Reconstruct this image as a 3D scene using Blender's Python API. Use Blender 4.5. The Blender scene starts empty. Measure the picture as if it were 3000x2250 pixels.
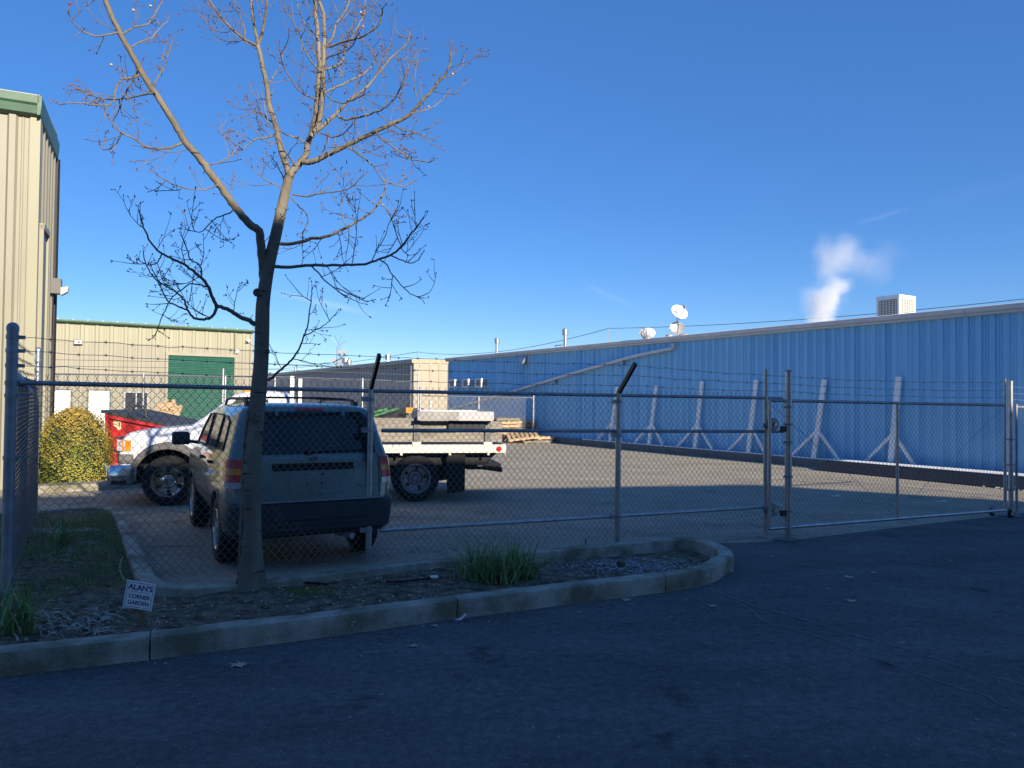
import bpy, math, random
from mathutils import Vector, Matrix
random.seed(11)
C = bpy.context.scene.collection
R = math.radians
# ---------------------------------------------------------------- camera
H = 1.7; F = 2200.0
ROLL = math.atan(0.0104); PITCH = math.atan((1173.5-1125)/F)
cr = Vector((1,0,0)); cf = Vector((0, math.cos(PITCH), math.sin(PITCH))); cu = cr.cross(cf)
rr = cr*math.cos(ROLL) + cu*math.sin(ROLL); uu = cu*math.cos(ROLL) - cr*math.sin(ROLL)
CAM = Vector((0,0,H))
def ray(x, y): return (cf*F + rr*(x-1500) - uu*(y-1125))/F
def G(x, y, z=0.0):
    d = ray(x, y); t = (z-H)/d.z; return CAM + d*t
def P(x, y, Y):
    d = ray(x, y); return CAM + d*(Y/d.y)
def PL(x, y, p0, n):
    d = ray(x, y); t = (Vector(p0)-CAM).dot(n)/d.dot(n); return CAM + d*t
cam = bpy.data.objects.new('camera', bpy.data.cameras.new('camera')); C.objects.link(cam)
cam.data.sensor_width = 36; cam.data.lens = F/3000*36; cam.data.clip_end = 3000; cam.data.clip_start = .05
M = Matrix((rr, uu, -cf)).transposed().to_4x4(); M.translation = CAM; cam.matrix_world = M
bpy.context.scene.camera = cam
# ---------------------------------------------------------------- materials
def nt(name):
    m = bpy.data.materials.new(name); m.use_nodes = True
    return m, m.node_tree.nodes, m.node_tree.links, m.node_tree.nodes['Principled BSDF']
def mat(name, col, rough=.6, metal=0, var=.12, sc=6, bump=0, bsc=None, spec=.5, coat=0, stretch=None, col2=None, thr=(.35,.7)):
    m, N, L, b = nt(name)
    b.inputs['Roughness'].default_value = rough; b.inputs['Metallic'].default_value = metal
    b.inputs['Specular IOR Level'].default_value = spec
    b.inputs['Coat Weight'].default_value = coat; b.inputs['Coat Roughness'].default_value = .05
    tc = N.new('ShaderNodeTexCoord'); mp = N.new('ShaderNodeMapping'); L.new(tc.outputs['Object'], mp.inputs[0])
    if stretch: mp.inputs['Scale'].default_value = stretch
    n = N.new('ShaderNodeTexNoise'); n.inputs['Scale'].default_value = sc; n.inputs['Detail'].default_value = 7; n.inputs['Roughness'].default_value = .65
    L.new(mp.outputs[0], n.inputs['Vector'])
    rp = N.new('ShaderNodeValToRGB'); rp.color_ramp.elements[0].position = thr[0]; rp.color_ramp.elements[1].position = thr[1]
    c2 = col2 if col2 else tuple(min(1, c*(1+var)) for c in col); c1 = tuple(c*(1-var) for c in col) if not col2 else col
    rp.color_ramp.elements[0].color = (*c1, 1); rp.color_ramp.elements[1].color = (*c2, 1)
    L.new(n.outputs['Fac'], rp.inputs[0]); L.new(rp.outputs[0], b.inputs['Base Color'])
    if bump:
        n2 = N.new('ShaderNodeTexNoise'); n2.inputs['Scale'].default_value = bsc or sc*8; n2.inputs['Detail'].default_value = 5
        L.new(mp.outputs[0], n2.inputs['Vector'])
        bp = N.new('ShaderNodeBump'); bp.inputs['Strength'].default_value = bump; bp.inputs['Distance'].default_value = .02
        L.new(n2.outputs['Fac'], bp.inputs['Height']); L.new(bp.outputs[0], b.inputs['Normal'])
    return m
def asphalt(name, dark, light, speck):
    m, N, L, b = nt(name); b.inputs['Roughness'].default_value = .9; b.inputs['Specular IOR Level'].default_value = .25
    tc = N.new('ShaderNodeTexCoord')
    def noise(s, d=6, st=None):
        n = N.new('ShaderNodeTexNoise'); n.inputs['Scale'].default_value = s; n.inputs['Detail'].default_value = d; n.inputs['Roughness'].default_value = .7
        if st:
            mp = N.new('ShaderNodeMapping'); mp.inputs['Scale'].default_value = st; mp.inputs['Rotation'].default_value = (0,0,R(-25)); L.new(tc.outputs['Object'], mp.inputs[0]); L.new(mp.outputs[0], n.inputs['Vector'])
        else: L.new(tc.outputs['Object'], n.inputs['Vector'])
        return n
    big = noise(.6, 8, (1,2.2,1)); rp = N.new('ShaderNodeValToRGB'); rp.color_ramp.elements[0].position = .36; rp.color_ramp.elements[1].position = .66
    rp.color_ramp.elements[0].color = (*dark,1); rp.color_ramp.elements[1].color = (*light,1); L.new(big.outputs['Fac'], rp.inputs[0])
    fine = noise(70, 3); r2 = N.new('ShaderNodeValToRGB'); r2.color_ramp.elements[0].position = .60; r2.color_ramp.elements[1].position = .74
    r2.color_ramp.elements[0].color = (0,0,0,1); r2.color_ramp.elements[1].color = (1,1,1,1); L.new(fine.outputs['Fac'], r2.inputs[0])
    mx = N.new('ShaderNodeMix'); mx.data_type = 'RGBA'; mx.inputs['B'].default_value = (*speck,1)
    mu = N.new('ShaderNodeMath'); mu.operation = 'MULTIPLY'; mu.inputs[1].default_value = .55; L.new(r2.outputs[0], mu.inputs[0])
    L.new(mu.outputs[0], mx.inputs['Factor']); L.new(rp.outputs[0], mx.inputs['A'])
    # oil stains
    md = noise(16, 5); rm = N.new('ShaderNodeValToRGB'); rm.color_ramp.elements[0].position = .34; rm.color_ramp.elements[1].position = .68; rm.color_ramp.elements[0].color = (.70,.70,.71,1); rm.color_ramp.elements[1].color = (1.25,1.25,1.24,1); L.new(md.outputs['Fac'], rm.inputs[0])
    mm = N.new('ShaderNodeMix'); mm.data_type = 'RGBA'; mm.blend_type = 'MULTIPLY'; mm.inputs['Factor'].default_value = 1; L.new(mx.outputs['Result'], mm.inputs['A']); L.new(rm.outputs[0], mm.inputs['B']); mx = mm
    st = noise(1.7, 4); r3 = N.new('ShaderNodeValToRGB'); r3.color_ramp.elements[0].position = .28; r3.color_ramp.elements[1].position = .40
    r3.color_ramp.elements[0].color = (.42,.42,.42,1); r3.color_ramp.elements[1].color = (1,1,1,1); L.new(st.outputs['Fac'], r3.inputs[0])
    m3 = N.new('ShaderNodeMix'); m3.data_type = 'RGBA'; m3.blend_type = 'MULTIPLY'; m3.inputs['Factor'].default_value = 1
    L.new(mx.outputs['Result'], m3.inputs['A']); L.new(r3.outputs[0], m3.inputs['B']); L.new(m3.outputs['Result'], b.inputs['Base Color'])
    bp = N.new('ShaderNodeBump'); bp.inputs['Strength'].default_value = .9; bp.inputs['Distance'].default_value = .012
    f2 = noise(55, 6); L.new(f2.outputs['Fac'], bp.inputs['Height']); L.new(bp.outputs[0], b.inputs['Normal'])
    return m
def glass(name, tint, a=.35, rough=.03):
    m, N, L, b = nt(name); b.inputs['Base Color'].default_value = (*tint,1); b.inputs['Roughness'].default_value = rough
    b.inputs['Specular IOR Level'].default_value = .4
    n = N.new('ShaderNodeTexNoise'); n.inputs['Scale'].default_value = 5; n.inputs['Detail'].default_value = 5
    mr = N.new('ShaderNodeMapRange'); mr.inputs['To Min'].default_value = rough; mr.inputs['To Max'].default_value = rough+.12
    L.new(n.outputs['Fac'], mr.inputs['Value']); L.new(mr.outputs[0], b.inputs['Roughness'])
    return m
K = {}
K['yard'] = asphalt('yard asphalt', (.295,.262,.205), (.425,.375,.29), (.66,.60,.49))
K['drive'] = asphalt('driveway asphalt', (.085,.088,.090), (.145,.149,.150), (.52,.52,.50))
K['conc'] = mat('kerb concrete', (.17,.16,.105), .92, sc=2.2, bump=.7, bsc=70, col2=(.44,.41,.345), thr=(.40,.62))
K['conc2'] = mat('stem wall concrete', (.16,.16,.15), .9, var=.2, sc=2, bump=.4, bsc=40)
K['scuff'] = mat('scuffed concrete', (.36,.36,.35), .9, var=.2, sc=14, bump=.3)
K['soil'] = mat('garden soil', (.06,.047,.032), 1, sc=9, bump=1, bsc=45, col2=(.30,.25,.18), thr=(.35,.75), spec=.1)
K['litter'] = mat('leaf litter', (.14,.11,.075), .9, sc=20, col2=(.5,.43,.34), spec=.2)
K['chips'] = mat('grey wood chips', (.20,.20,.21), .9, sc=20, col2=(.66,.67,.70), spec=.2)
K['nut'] = mat('pale seed', (.42,.37,.30), .8, var=.3, sc=30)
K['grass'] = mat('green grass', (.10,.20,.035), .7, sc=4, col2=(.30,.36,.10), spec=.2)
K['strap'] = mat('strap leaf', (.085,.21,.055), .45, sc=12, col2=(.25,.40,.13), spec=.5)
K['straptip'] = mat('yellowing strap leaf', (.32,.36,.16), .6, sc=8, col2=(.52,.48,.28))
K['dead'] = mat('dried strap leaf', (.22,.18,.14), .85, sc=14, col2=(.58,.52,.44))
K['bark'] = mat('smooth grey bark', (.12,.098,.07), .85, sc=5, bump=.8, bsc=26, col2=(.235,.205,.155), stretch=(1,1,.35))
K['barkrough'] = mat('old cracked bark', (.055,.045,.034), .95, sc=12, bump=1, bsc=30, col2=(.20,.17,.13), stretch=(1.6,1.6,.3))
K['twig'] = mat('twig bark', (.10,.08,.07), .8, sc=9, col2=(.22,.19,.165))
K['bud'] = mat('reddish bud', (.15,.075,.065), .7, var=.4, sc=30)
K['galv'] = mat('galvanised steel', (.42,.43,.44), .38, .85, var=.22, sc=11, bump=.08)
K['galvd'] = mat('weathered galvanised steel', (.29,.30,.32), .5, .5, var=.25, sc=9)
K['wire'] = mat('chain link wire', (.20,.195,.185), .55, .6, var=.25, sc=3)
K['blackmetal'] = mat('dark steel', (.022,.022,.025), .5, .4, var=.3, sc=14)
K['blue'] = mat('blue wall paint', (.20,.50,.77), .55, sc=2.2, col2=(.30,.62,.87), thr=(.3,.75), stretch=(1.4,1.4,.10), bump=.05)
K['trim'] = mat('pale grey trim', (.60,.60,.60), .55, sc=1.5, col2=(.74,.73,.71), bump=.05)
K['whitepost'] = mat('flaking white paint', (.90,.90,.88), .7, sc=9, col2=(.40,.32,.25), thr=(.63,.70))
K['tan'] = mat('tan metal siding', (.235,.22,.165), .5, sc=1.3, col2=(.28,.262,.20), stretch=(1,1,.25))
K['tan2'] = mat('yellower tan siding', (.265,.255,.175), .5, sc=1.3, col2=(.295,.285,.20), stretch=(1,1,.25))
K['cream'] = mat('cream metal siding', (.38,.33,.25), .5, var=.06, sc=2)
K['greysid'] = mat('grey metal siding', (.30,.285,.27), .5, var=.1, sc=1, stretch=(1,1,.2))
K['greentrim'] = mat('dark green trim', (.045,.11,.065), .45, var=.18, sc=4)
K['greendoor'] = mat('green roller door', (.016,.105,.072), .5, var=.12, sc=3)
K['greyroof'] = mat('roof metal', (.42,.42,.42), .5, .3, var=.1, sc=2)
K['white'] = mat('white paint', (.85,.85,.84), .45, var=.05, sc=5)
K['offwhite'] = mat('aged white paint', (.68,.65,.55), .5, sc=5, col2=(.40,.33,.22), thr=(.64,.72))
K['black'] = mat('black rubber', (.012,.012,.013), .85, var=.3, sc=20)
K['dark'] = mat('dark void', (.008,.008,.009), .9, var=.2, sc=8)
K['carpaint'] = mat('silver green car paint', (.125,.185,.175), .26, .1, var=.04, sc=3, coat=.7)
K['clad'] = mat('dark bumper plastic', (.035,.042,.052), .55, var=.15, sc=10)
K['truckpaint'] = mat('white truck paint', (.66,.68,.73), .3, 0, var=.03, sc=2, coat=.5)
K['flare'] = mat('grey plastic flare', (.13,.125,.12), .6, var=.12, sc=9)
K['chrome'] = mat('chrome', (.62,.63,.65), .12, 1, var=.1, sc=6)
K['alloy'] = mat('alloy rim', (.45,.45,.45), .3, .8, var=.1, sc=6)
K['carglass'] = glass('dark car glass', (.008,.014,.018))
K['sideglass'] = glass('tinted side glass', (.06,.065,.05))
K['screen'] = glass('windscreen glass', (.05,.09,.14))
K['bglass'] = glass('window glass', (.03,.035,.045))
K['redlens'] = mat('red lens', (.62,.015,.015), .25, 0, var=.2, sc=20, coat=.2)
K['amber'] = mat('amber lens', (.85,.25,.012), .25, 0, var=.15, sc=20, coat=.2)
K['clear'] = mat('clear lens', (.5,.5,.5), .15, 0, var=.2, sc=30, coat=.6)
K['wood'] = mat('weathered grey boards', (.18,.16,.135), .85, sc=3, col2=(.34,.31,.265), stretch=(1,6,9), bump=.3)
K['pallet'] = mat('pallet timber', (.42,.28,.16), .85, sc=5, col2=(.62,.46,.30), bump=.2)
K['slab'] = mat('grey laminate', (.25,.24,.235), .6, sc=4, col2=(.34,.33,.32))
K['slabend'] = mat('pale grey laminate', (.46,.44,.46), .6, var=.06, sc=4)
K['red'] = mat('red dumpster paint', (.46,.028,.03), .45, sc=4, col2=(.36,.05,.045), thr=(.5,.75), bump=.1)
K['lid'] = mat('black plastic lid', (.045,.045,.045), .6, var=.2, sc=6)
K['cream2'] = mat('sticker paper', (.75,.68,.42), .6, var=.1, sc=9)
K['navy'] = mat('navy lettering', (.012,.012,.12), .6, var=.1, sc=9)
K['stake'] = mat('sign stake wood', (.20,.14,.08), .9, var=.3, sc=20)
K['boxbronze'] = mat('bronzed shrub leaves', (.36,.25,.05), .6, var=.3, sc=9, spec=.3)
K['boxwood'] = mat('clipped shrub leaves', (.16,.21,.035), .6, sc=2.6, col2=(.46,.40,.07), thr=(.38,.68), spec=.3)
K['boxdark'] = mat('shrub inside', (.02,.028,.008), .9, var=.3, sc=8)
K['leafbrown'] = mat('fallen leaf', (.38,.30,.21), .8, sc=15, col2=(.58,.49,.39))
K['paper'] = mat('paper scrap', (.7,.7,.7), .8, var=.05, sc=9)
K['green'] = mat('green beam', (.05,.20,.07), .5, var=.2, sc=6)
K['orange'] = mat('orange panel', (.75,.35,.03), .5, var=.1, sc=6)
K['crack'] = mat('crack sealant', (.20,.20,.205), .9, var=.4, sc=15)
K['stripe'] = mat('worn white stripe', (.20,.19,.18), .9, sc=26, col2=(.45,.44,.42), thr=(.45,.6))
K['polewood'] = mat('utility pole wood', (.30,.22,.16), .9, var=.2, sc=8)
K['moss'] = mat('yellow green moss', (.12,.13,.02), .95, var=.4, sc=30)
K['backwall'] = mat('beige warehouse wall', (.60,.55,.45), .6, var=.1, sc=1)
K['lamp'] = mat('lamp lens', (.55,.55,.52), .3, var=.1, sc=9)
# ---------------------------------------------------------------- mesh builder
OFF = {}
class MB:
    def __init__(s): s.v = []; s.f = []
    def add(s, vs, fs):
        o = len(s.v); s.v += [Vector(v) for v in vs]; s.f += [tuple(i+o for i in f) for f in fs]; return s
    def box(s, c, size, ax=None):
        c = Vector(c); a = ax or (Vector((1,0,0)), Vector((0,1,0)), Vector((0,0,1)))
        h = [a[i]*size[i]/2 for i in range(3)]
        vs = [c+h[0]*i+h[1]*j+h[2]*k for i in (-1,1) for j in (-1,1) for k in (-1,1)]
        return s.add(vs, [(0,1,3,2),(4,6,7,5),(0,4,5,1),(2,3,7,6),(0,2,6,4),(1,5,7,3)])
    def bb(s, x0,x1,y0,y1,z0,z1): return s.box(((x0+x1)/2,(y0+y1)/2,(z0+z1)/2),(abs(x1-x0),abs(y1-y0),abs(z1-z0)))
    def bar(s, p, q, w, h, up=(0,0,1)):
        p, q = Vector(p), Vector(q); d = q-p; l = d.length; d.normalize(); up = Vector(up)
        sd = d.cross(up)
        if sd.length < 1e-4: sd = d.cross(Vector((0,1,0)))
        sd.normalize(); u = sd.cross(d)
        return s.box((p+q)/2, (l,w,h), (d,sd,u))
    def tube(s, pts, rad, n=8, cap=True):
        pts = [Vector(p) for p in pts]
        if not isinstance(rad, (list,tuple)): rad = [rad]*len(pts)
        o = len(s.v); prev = None
        for i, p in enumerate(pts):
            d = (pts[min(i+1,len(pts)-1)]-pts[max(i-1,0)])
            if d.length < 1e-9: d = Vector((0,0,1))
            d.normalize()
            if prev is None:
                a = d.cross(Vector((0,0,1)));
                if a.length < .1: a = d.cross(Vector((1,0,0)))
            else: a = prev - d*prev.dot(d)
            a.normalize(); prev = a; b = d.cross(a)
            for k in range(n):
                t = 2*math.pi*k/n; s.v.append(p+(a*math.cos(t)+b*math.sin(t))*rad[i])
        for i in range(len(pts)-1):
            for k in range(n):
                k2 = (k+1)%n; s.f.append((o+i*n+k, o+i*n+k2, o+(i+1)*n+k2, o+(i+1)*n+k))
        if cap:
            s.f.append(tuple(o+k for k in range(n))[::-1]); e = o+(len(pts)-1)*n; s.f.append(tuple(e+k for k in range(n)))
        return s
    def lathe(s, c, ax, prof, n=24):
        c = Vector(c); ax = Vector(ax).normalized(); a = ax.cross(Vector((0,0,1)))
        if a.length < .1: a = ax.cross(Vector((1,0,0)))
        a.normalize(); b = ax.cross(a); o = len(s.v)
        for (h, r) in prof:
            for k in range(n):
                t = 2*math.pi*k/n; s.v.append(c+ax*h+(a*math.cos(t)+b*math.sin(t))*max(r,1e-4))
        for i in range(len(prof)-1):
            for k in range(n):
                k2 = (k+1)%n; s.f.append((o+i*n+k, o+i*n+k2, o+(i+1)*n+k2, o+(i+1)*n+k))
        return s
    def poly(s, pts): return s.add(pts, [tuple(range(len(pts)))])
    def prism(s, pts, d):
        n = len(pts); d = Vector(d); vs = [Vector(p) for p in pts]; vs = vs+[v+d for v in vs]
        return s.add(vs, [tuple(range(n))[::-1], tuple(range(n,2*n))]+[(i,(i+1)%n,(i+1)%n+n,i+n) for i in range(n)])
    def ball(s, c, r, n=8, m=5):
        c = Vector(c); r = Vector(r) if hasattr(r,'__len__') else Vector((r,r,r)); o = len(s.v)
        for i in range(m+1):
            ph = math.pi*i/m
            for k in range(n):
                t = 2*math.pi*k/n; s.v.append(c+Vector((r.x*math.sin(ph)*math.cos(t), r.y*math.sin(ph)*math.sin(t), r.z*math.cos(ph))))
        for i in range(m):
            for k in range(n):
                k2 = (k+1)%n; s.f.append((o+i*n+k, o+(i+1)*n+k, o+(i+1)*n+k2, o+i*n+k2))
        return s
    def build(s, name, m, parent=None, at=None, smooth=None, link=True):
        off = Vector(OFF.get(parent.name, (0,0,0))) if parent else Vector(at or (0,0,0))
        me = bpy.data.meshes.new(name); me.from_pydata([tuple(v-off) for v in s.v], [], s.f); me.update()
        if smooth:
            me.polygons.foreach_set('use_smooth', [True]*len(me.polygons)); me.set_sharp_from_angle(angle=R(smooth))
        me.materials.append(m if not isinstance(m, str) else K[m])
        o = bpy.data.objects.new(name, me); C.objects.link(o); OFF[o.name] = off
        if parent: o.parent = parent
        else: o.location = off
        return o
def tag(o, label=None, cat=None, group=None, kind=None):
    if label: o['label'] = label
    if cat: o['category'] = cat
    if group: o['group'] = group
    if kind: o['kind'] = kind
    return o
def thing(name, loc, label, cat, group=None, rotz=0, world=True):
    o = bpy.data.objects.new(name, None); o.empty_display_size = .2; C.objects.link(o); o.location = loc
    if world: OFF[o.name] = Vector(loc)
    else: o.rotation_euler = (0,0,rotz)
    return tag(o, label, cat, group)
def copy_tree(o, parent=None):
    c = o.copy(); C.objects.link(c); c.parent = parent
    for ch in [x for x in bpy.data.objects if x.parent == o]: copy_tree(ch, c)
    return c
def text(name, s, size, m, parent, mw, ext=.001, bold=0, align='CENTER', font_shear=0):
    cu_ = bpy.data.curves.new(name, 'FONT'); cu_.body = s; cu_.size = size; cu_.extrude = ext; cu_.offset = bold; cu_.align_x = align; cu_.align_y = 'CENTER'; cu_.shear = font_shear
    t = bpy.data.objects.new('t', cu_); C.objects.link(t); bpy.context.view_layer.update()
    me = bpy.data.meshes.new_from_object(t); bpy.data.objects.remove(t); me.transform(mw)
    off = Vector(OFF.get(parent.name, (0,0,0))) if parent else Vector((0,0,0)); me.transform(Matrix.Translation(-off))
    me.materials.clear(); me.materials.append(K[m]); o = bpy.data.objects.new(name, me); C.objects.link(o); o.parent = parent; return o
def frame(o, x, y, z):
    m = Matrix((Vector(x).normalized(), Vector(y).normalized(), Vector(z).normalized())).transposed().to_4x4(); m.translation = Vector(o); return m
# ---------------------------------------------------------------- world and sun
AZ = 34.5; EL = 21.4      # azimuth behind-right of the camera
SUN = Vector((math.sin(R(AZ))*math.cos(R(EL)), -math.cos(R(AZ))*math.cos(R(EL)), math.sin(R(EL))))
w = bpy.data.worlds.new('World'); bpy.context.scene.world = w; w.use_nodes = True
N = w.node_tree.nodes; L = w.node_tree.links; bg = N['Background']
sk = N.new('ShaderNodeTexSky'); sk.sky_type = 'NISHITA'; sk.sun_disc = False; sk.sun_elevation = R(EL)
sk.sun_rotation = math.atan2(SUN.x, SUN.y); sk.air_density = 1.0; sk.dust_density = 0.0; sk.ozone_density = 4.0; sk.altitude = 1300
hs = N.new('ShaderNodeHueSaturation'); hs.inputs['Saturation'].default_value = 1.22; hs.inputs['Hue'].default_value = .508
L.new(sk.outputs[0], hs.inputs['Color'])
tc = N.new('ShaderNodeTexCoord'); cur = hs.outputs[0]
def streak(px0, px1, width, amt, seed):
    """a faint cirrus streak between two sky directions"""
    global cur
    a = ray(*px0).normalized(); b = ray(*px1).normalized(); nrm = a.cross(b).normalized(); mid = (a+b).normalized(); half = a.angle(b)/2
    def dot(v):
        d = N.new('ShaderNodeVectorMath'); d.operation = 'DOT_PRODUCT'; L.new(tc.outputs['Generated'], d.inputs[0]); d.inputs[1].default_value = v; return d.outputs['Value']
    def ma(op, x, y=None, cl=False):
        q = N.new('ShaderNodeMath'); q.operation = op; q.use_clamp = cl
        for i, t in enumerate((x, y)):
            if t is None: continue
            if isinstance(t, (int,float)): q.inputs[i].default_value = t
            else: L.new(t, q.inputs[i])
        return q.outputs[0]
    ns = N.new('ShaderNodeTexNoise'); ns.inputs['Scale'].default_value = 28; ns.inputs['Detail'].default_value = 6; L.new(tc.outputs['Generated'], ns.inputs['Vector'])
    wob = ma('MULTIPLY', ma('SUBTRACT', ns.outputs['Fac'], .5), width*1.6)
    dn = ma('ABSOLUTE', ma('ADD', dot(nrm), wob)); across = ma('SUBTRACT', 1, ma('DIVIDE', dn, width), True)
    along = ma('SUBTRACT', 1, ma('DIVIDE', ma('SUBTRACT', 1, dot(mid)), 1-math.cos(half)), True)
    fac = ma('MULTIPLY', ma('MULTIPLY', across, along), ma('MULTIPLY', ns.outputs['Fac'], amt), True)
    mx = N.new('ShaderNodeMix'); mx.data_type = 'RGBA'; mx.inputs['B'].default_value = (7.5,8.2,9,1); L.new(cur, mx.inputs['A']); L.new(fac, mx.inputs['Factor']); cur = mx.outputs['Result']
streak((780,850),(1110,925), .006, .4, 1); streak((2500,660),(2680,605), .004, .12, 2); streak((1700,830),(1880,905), .006, .15, 3); streak((2700,600),(3050,520), .012, .04, 4)
mxs = N.new('ShaderNodeMix'); mxs.data_type = 'RGBA'; mxs.inputs['Factor'].default_value = .34; mxs.inputs['B'].default_value = (.75,2.0,5.1,1); L.new(cur, mxs.inputs['A']); L.new(mxs.outputs['Result'], bg.inputs['Color']); bg.inputs['Strength'].default_value = .093
sd = bpy.data.lights.new('sun', 'SUN'); sd.energy = 5.0; sd.angle = R(.53); sd.color = (1,.88,.69)
so = bpy.data.objects.new('sun', sd); C.objects.link(so); so.rotation_euler = SUN.to_track_quat('Z','Y').to_euler(); so.location = (20,-30,30)
sc = bpy.context.scene; sc.view_settings.view_transform = 'Standard'; sc.view_settings.look = 'None'; sc.view_settings.exposure = .76
sc.cycles.volume_bounces = 3
sc.render.resolution_x = 1024; sc.render.resolution_y = 768
# ---------------------------------------------------------------- ground
def flat(name, pts, z, m, kind='structure'):
    b = MB().poly([(p[0],p[1],z) for p in pts]); return tag(b.build(name, m), kind=kind)
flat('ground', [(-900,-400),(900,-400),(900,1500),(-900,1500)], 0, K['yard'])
FA = Vector((-1.47,7.81,0)); FD = Vector((.917,.40,0)).normalized()
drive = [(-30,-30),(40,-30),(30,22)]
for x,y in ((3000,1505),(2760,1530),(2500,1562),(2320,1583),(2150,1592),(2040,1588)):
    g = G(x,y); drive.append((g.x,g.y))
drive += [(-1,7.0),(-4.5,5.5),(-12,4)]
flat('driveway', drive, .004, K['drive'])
# planter kerb
outer = []
for x,y in ((0,1986),(441,1935),(900,1876),(1342,1814),(1700,1768),(1953,1736),(2045,1721),(2100,1704),(2132,1680)):
    outer.append(G(x,y,0))
for x,y in ((2152,1630),(2143,1609),(2115,1593),(2080,1583),(2036,1574),(1991,1571),(1561,1609),(1200,1641),(1081,1656),(763,1697),(600,1709),(520,1707),(478,1699),(456,1685),(415,1601),(380,1522),(364,1496),(345,1487),(322,1484),(212,1484),(102,1494)):
    outer.append(G(x,y,.155))
outer = [Vector((p.x,p.y,0)) for p in outer]
outer += [Vector((-7.6,9.2,0)), Vector((-7.6,3.4,0))]
def offset_poly(pts, d):
    n = len(pts); out = []
    for i in range(n):
        a, b, c = pts[i-1], pts[i], pts[(i+1)%n]
        n1 = Vector((-(b-a).y, (b-a).x, 0)).normalized(); n2 = Vector((-(c-b).y, (c-b).x, 0)).normalized()
        m = (n1+n2).normalized(); k = min(1/max(m.dot(n1),.4), 1.6); out.append(b+m*d*k)
    return out
area = sum(outer[i-1].x*outer[i].y-outer[i].x*outer[i-1].y for i in range(len(outer)))
sgn = 1 if area > 0 else -1
def resample(pts, step):
    out = []; n = len(pts)
    for i in range(n):
        a, b = pts[i], pts[(i+1)%n]; k = max(1, int((b-a).length/step))
        for j in range(k): out.append(a.lerp(b, j/k))
    return out
KH = .155
op = resample(outer, .09); rn = random.Random(3)
prof = [(0,0),(.006,.05),(.0,.125),(.006,.146),(.024,KH),(.13,KH),(.146,.147),(.15,.13),(.15,.0)]
rings = []
offs = {d: offset_poly(op, sgn*d) for d in sorted(set(a for a,_ in prof))}
joints = [G(441,1935), G(1342,1814), G(1953,1736), G(1561,1640), G(440,1640), G(395,1560)]
def near_joint(i):
    a = op[i]; b = op[(i+1)%len(op)]; m = (a+b)/2
    return min(range(len(joints)), key=lambda j:(joints[j]-m).length) if min((j-m).length for j in joints) < .055 else None
kb = MB(); done = set()
import mathutils
def nz(p, s, k=0): return mathutils.noise.noise(Vector((p.x*s+k, p.y*s, p.z*s)))
for i in range(len(op)):
    i2 = (i+1)%len(op); j = near_joint(i); cut = 0
    if j is not None and j not in done: done.add(j); cut = .10
    def sect(ii, t, jj):
        return [Vector((0,0,z+(.006*nz(op[ii],6) if z > .1 else 0)))+offs[d][ii].lerp(offs[d][jj], t)+Vector((nz(op[ii],9,z*40)*.006,0,0)) for d,z in prof]
    s1 = sect(i,0,i2); s2 = sect(i2,0,i) if not cut else [a.lerp(b,1-.11) for a,b in zip(s1, sect(i2,0,i))]
    o = len(kb.v); n = len(prof); kb.v += s1+s2
    for q in range(n-1): kb.f.append((o+q,o+n+q,o+n+q+1,o+q+1))
    if cut:
        s3 = [Vector((v.x,v.y,max(0,v.z-.05))) for v in s2]; s4 = sect(i2,0,i); kb.f.append(tuple(range(o+n,o+2*n)))
        o2 = len(kb.v); kb.v += s4; kb.f.append(tuple(range(o2,o2+n)))
kerb = kb.build('kerb', K['conc'], smooth=40); tag(kerb, kind='structure')
# soil grid
inn = offset_poly(op, sgn*.08)
def inside(x, y, poly):
    c = False; n = len(poly); j = n-1
    for i in range(n):
        a, b = poly[i], poly[j]
        if (a.y > y) != (b.y > y) and x < (b.x-a.x)*(y-a.y)/(b.y-a.y)+a.x: c = not c
        j = i
    return c
def soilz(x, y):
    v = Vector((x,y,0)); base = .085+.02*mathutils.noise.noise(v*1.3)+.012*mathutils.noise.noise(v*7)+.007*mathutils.noise.noise(v*22)
    t = (v-Vector((-2.25,6.35,0))).length; base += .05*max(0,1-t/.45)
    base -= .055*max(0,min(1,(x+.6)/1.2))
    if x < -3.2: base += .03*min(1,(-3.2-x))
    return base
ip = inn[::2]; step = .045; x0, x1 = -7.6, 3.4; y0, y1 = 3.4, 10.8
idx = {}; sb = MB()
ins = {}
for i in range(int((x1-x0)/step)):
    for j in range(int((y1-y0)/step)):
        x = x0+i*step; y = y0+j*step
        if inside(x+step/2, y+step/2, ip):
            q = []
            for a, b in ((i,j),(i+1,j),(i+1,j+1),(i,j+1)):
                if (a,b) not in idx:
                    idx[(a,b)] = len(sb.v); X = x0+a*step; Y = y0+b*step; sb.v.append(Vector((X,Y,soilz(X,Y))))
                q.append(idx[(a,b)])
            sb.f.append(tuple(q))
soil = sb.build('soil', K['soil'], smooth=80); tag(soil, kind='structure')
safe = offset_poly(op, sgn*.17)[::2]
def rand_in(px0, px1, py0, py1, rg):
    while 1:
        x = rg.uniform(px0,px1); y = rg.uniform(py0,py1)
        if inside(x, y, safe): return x, y
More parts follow.
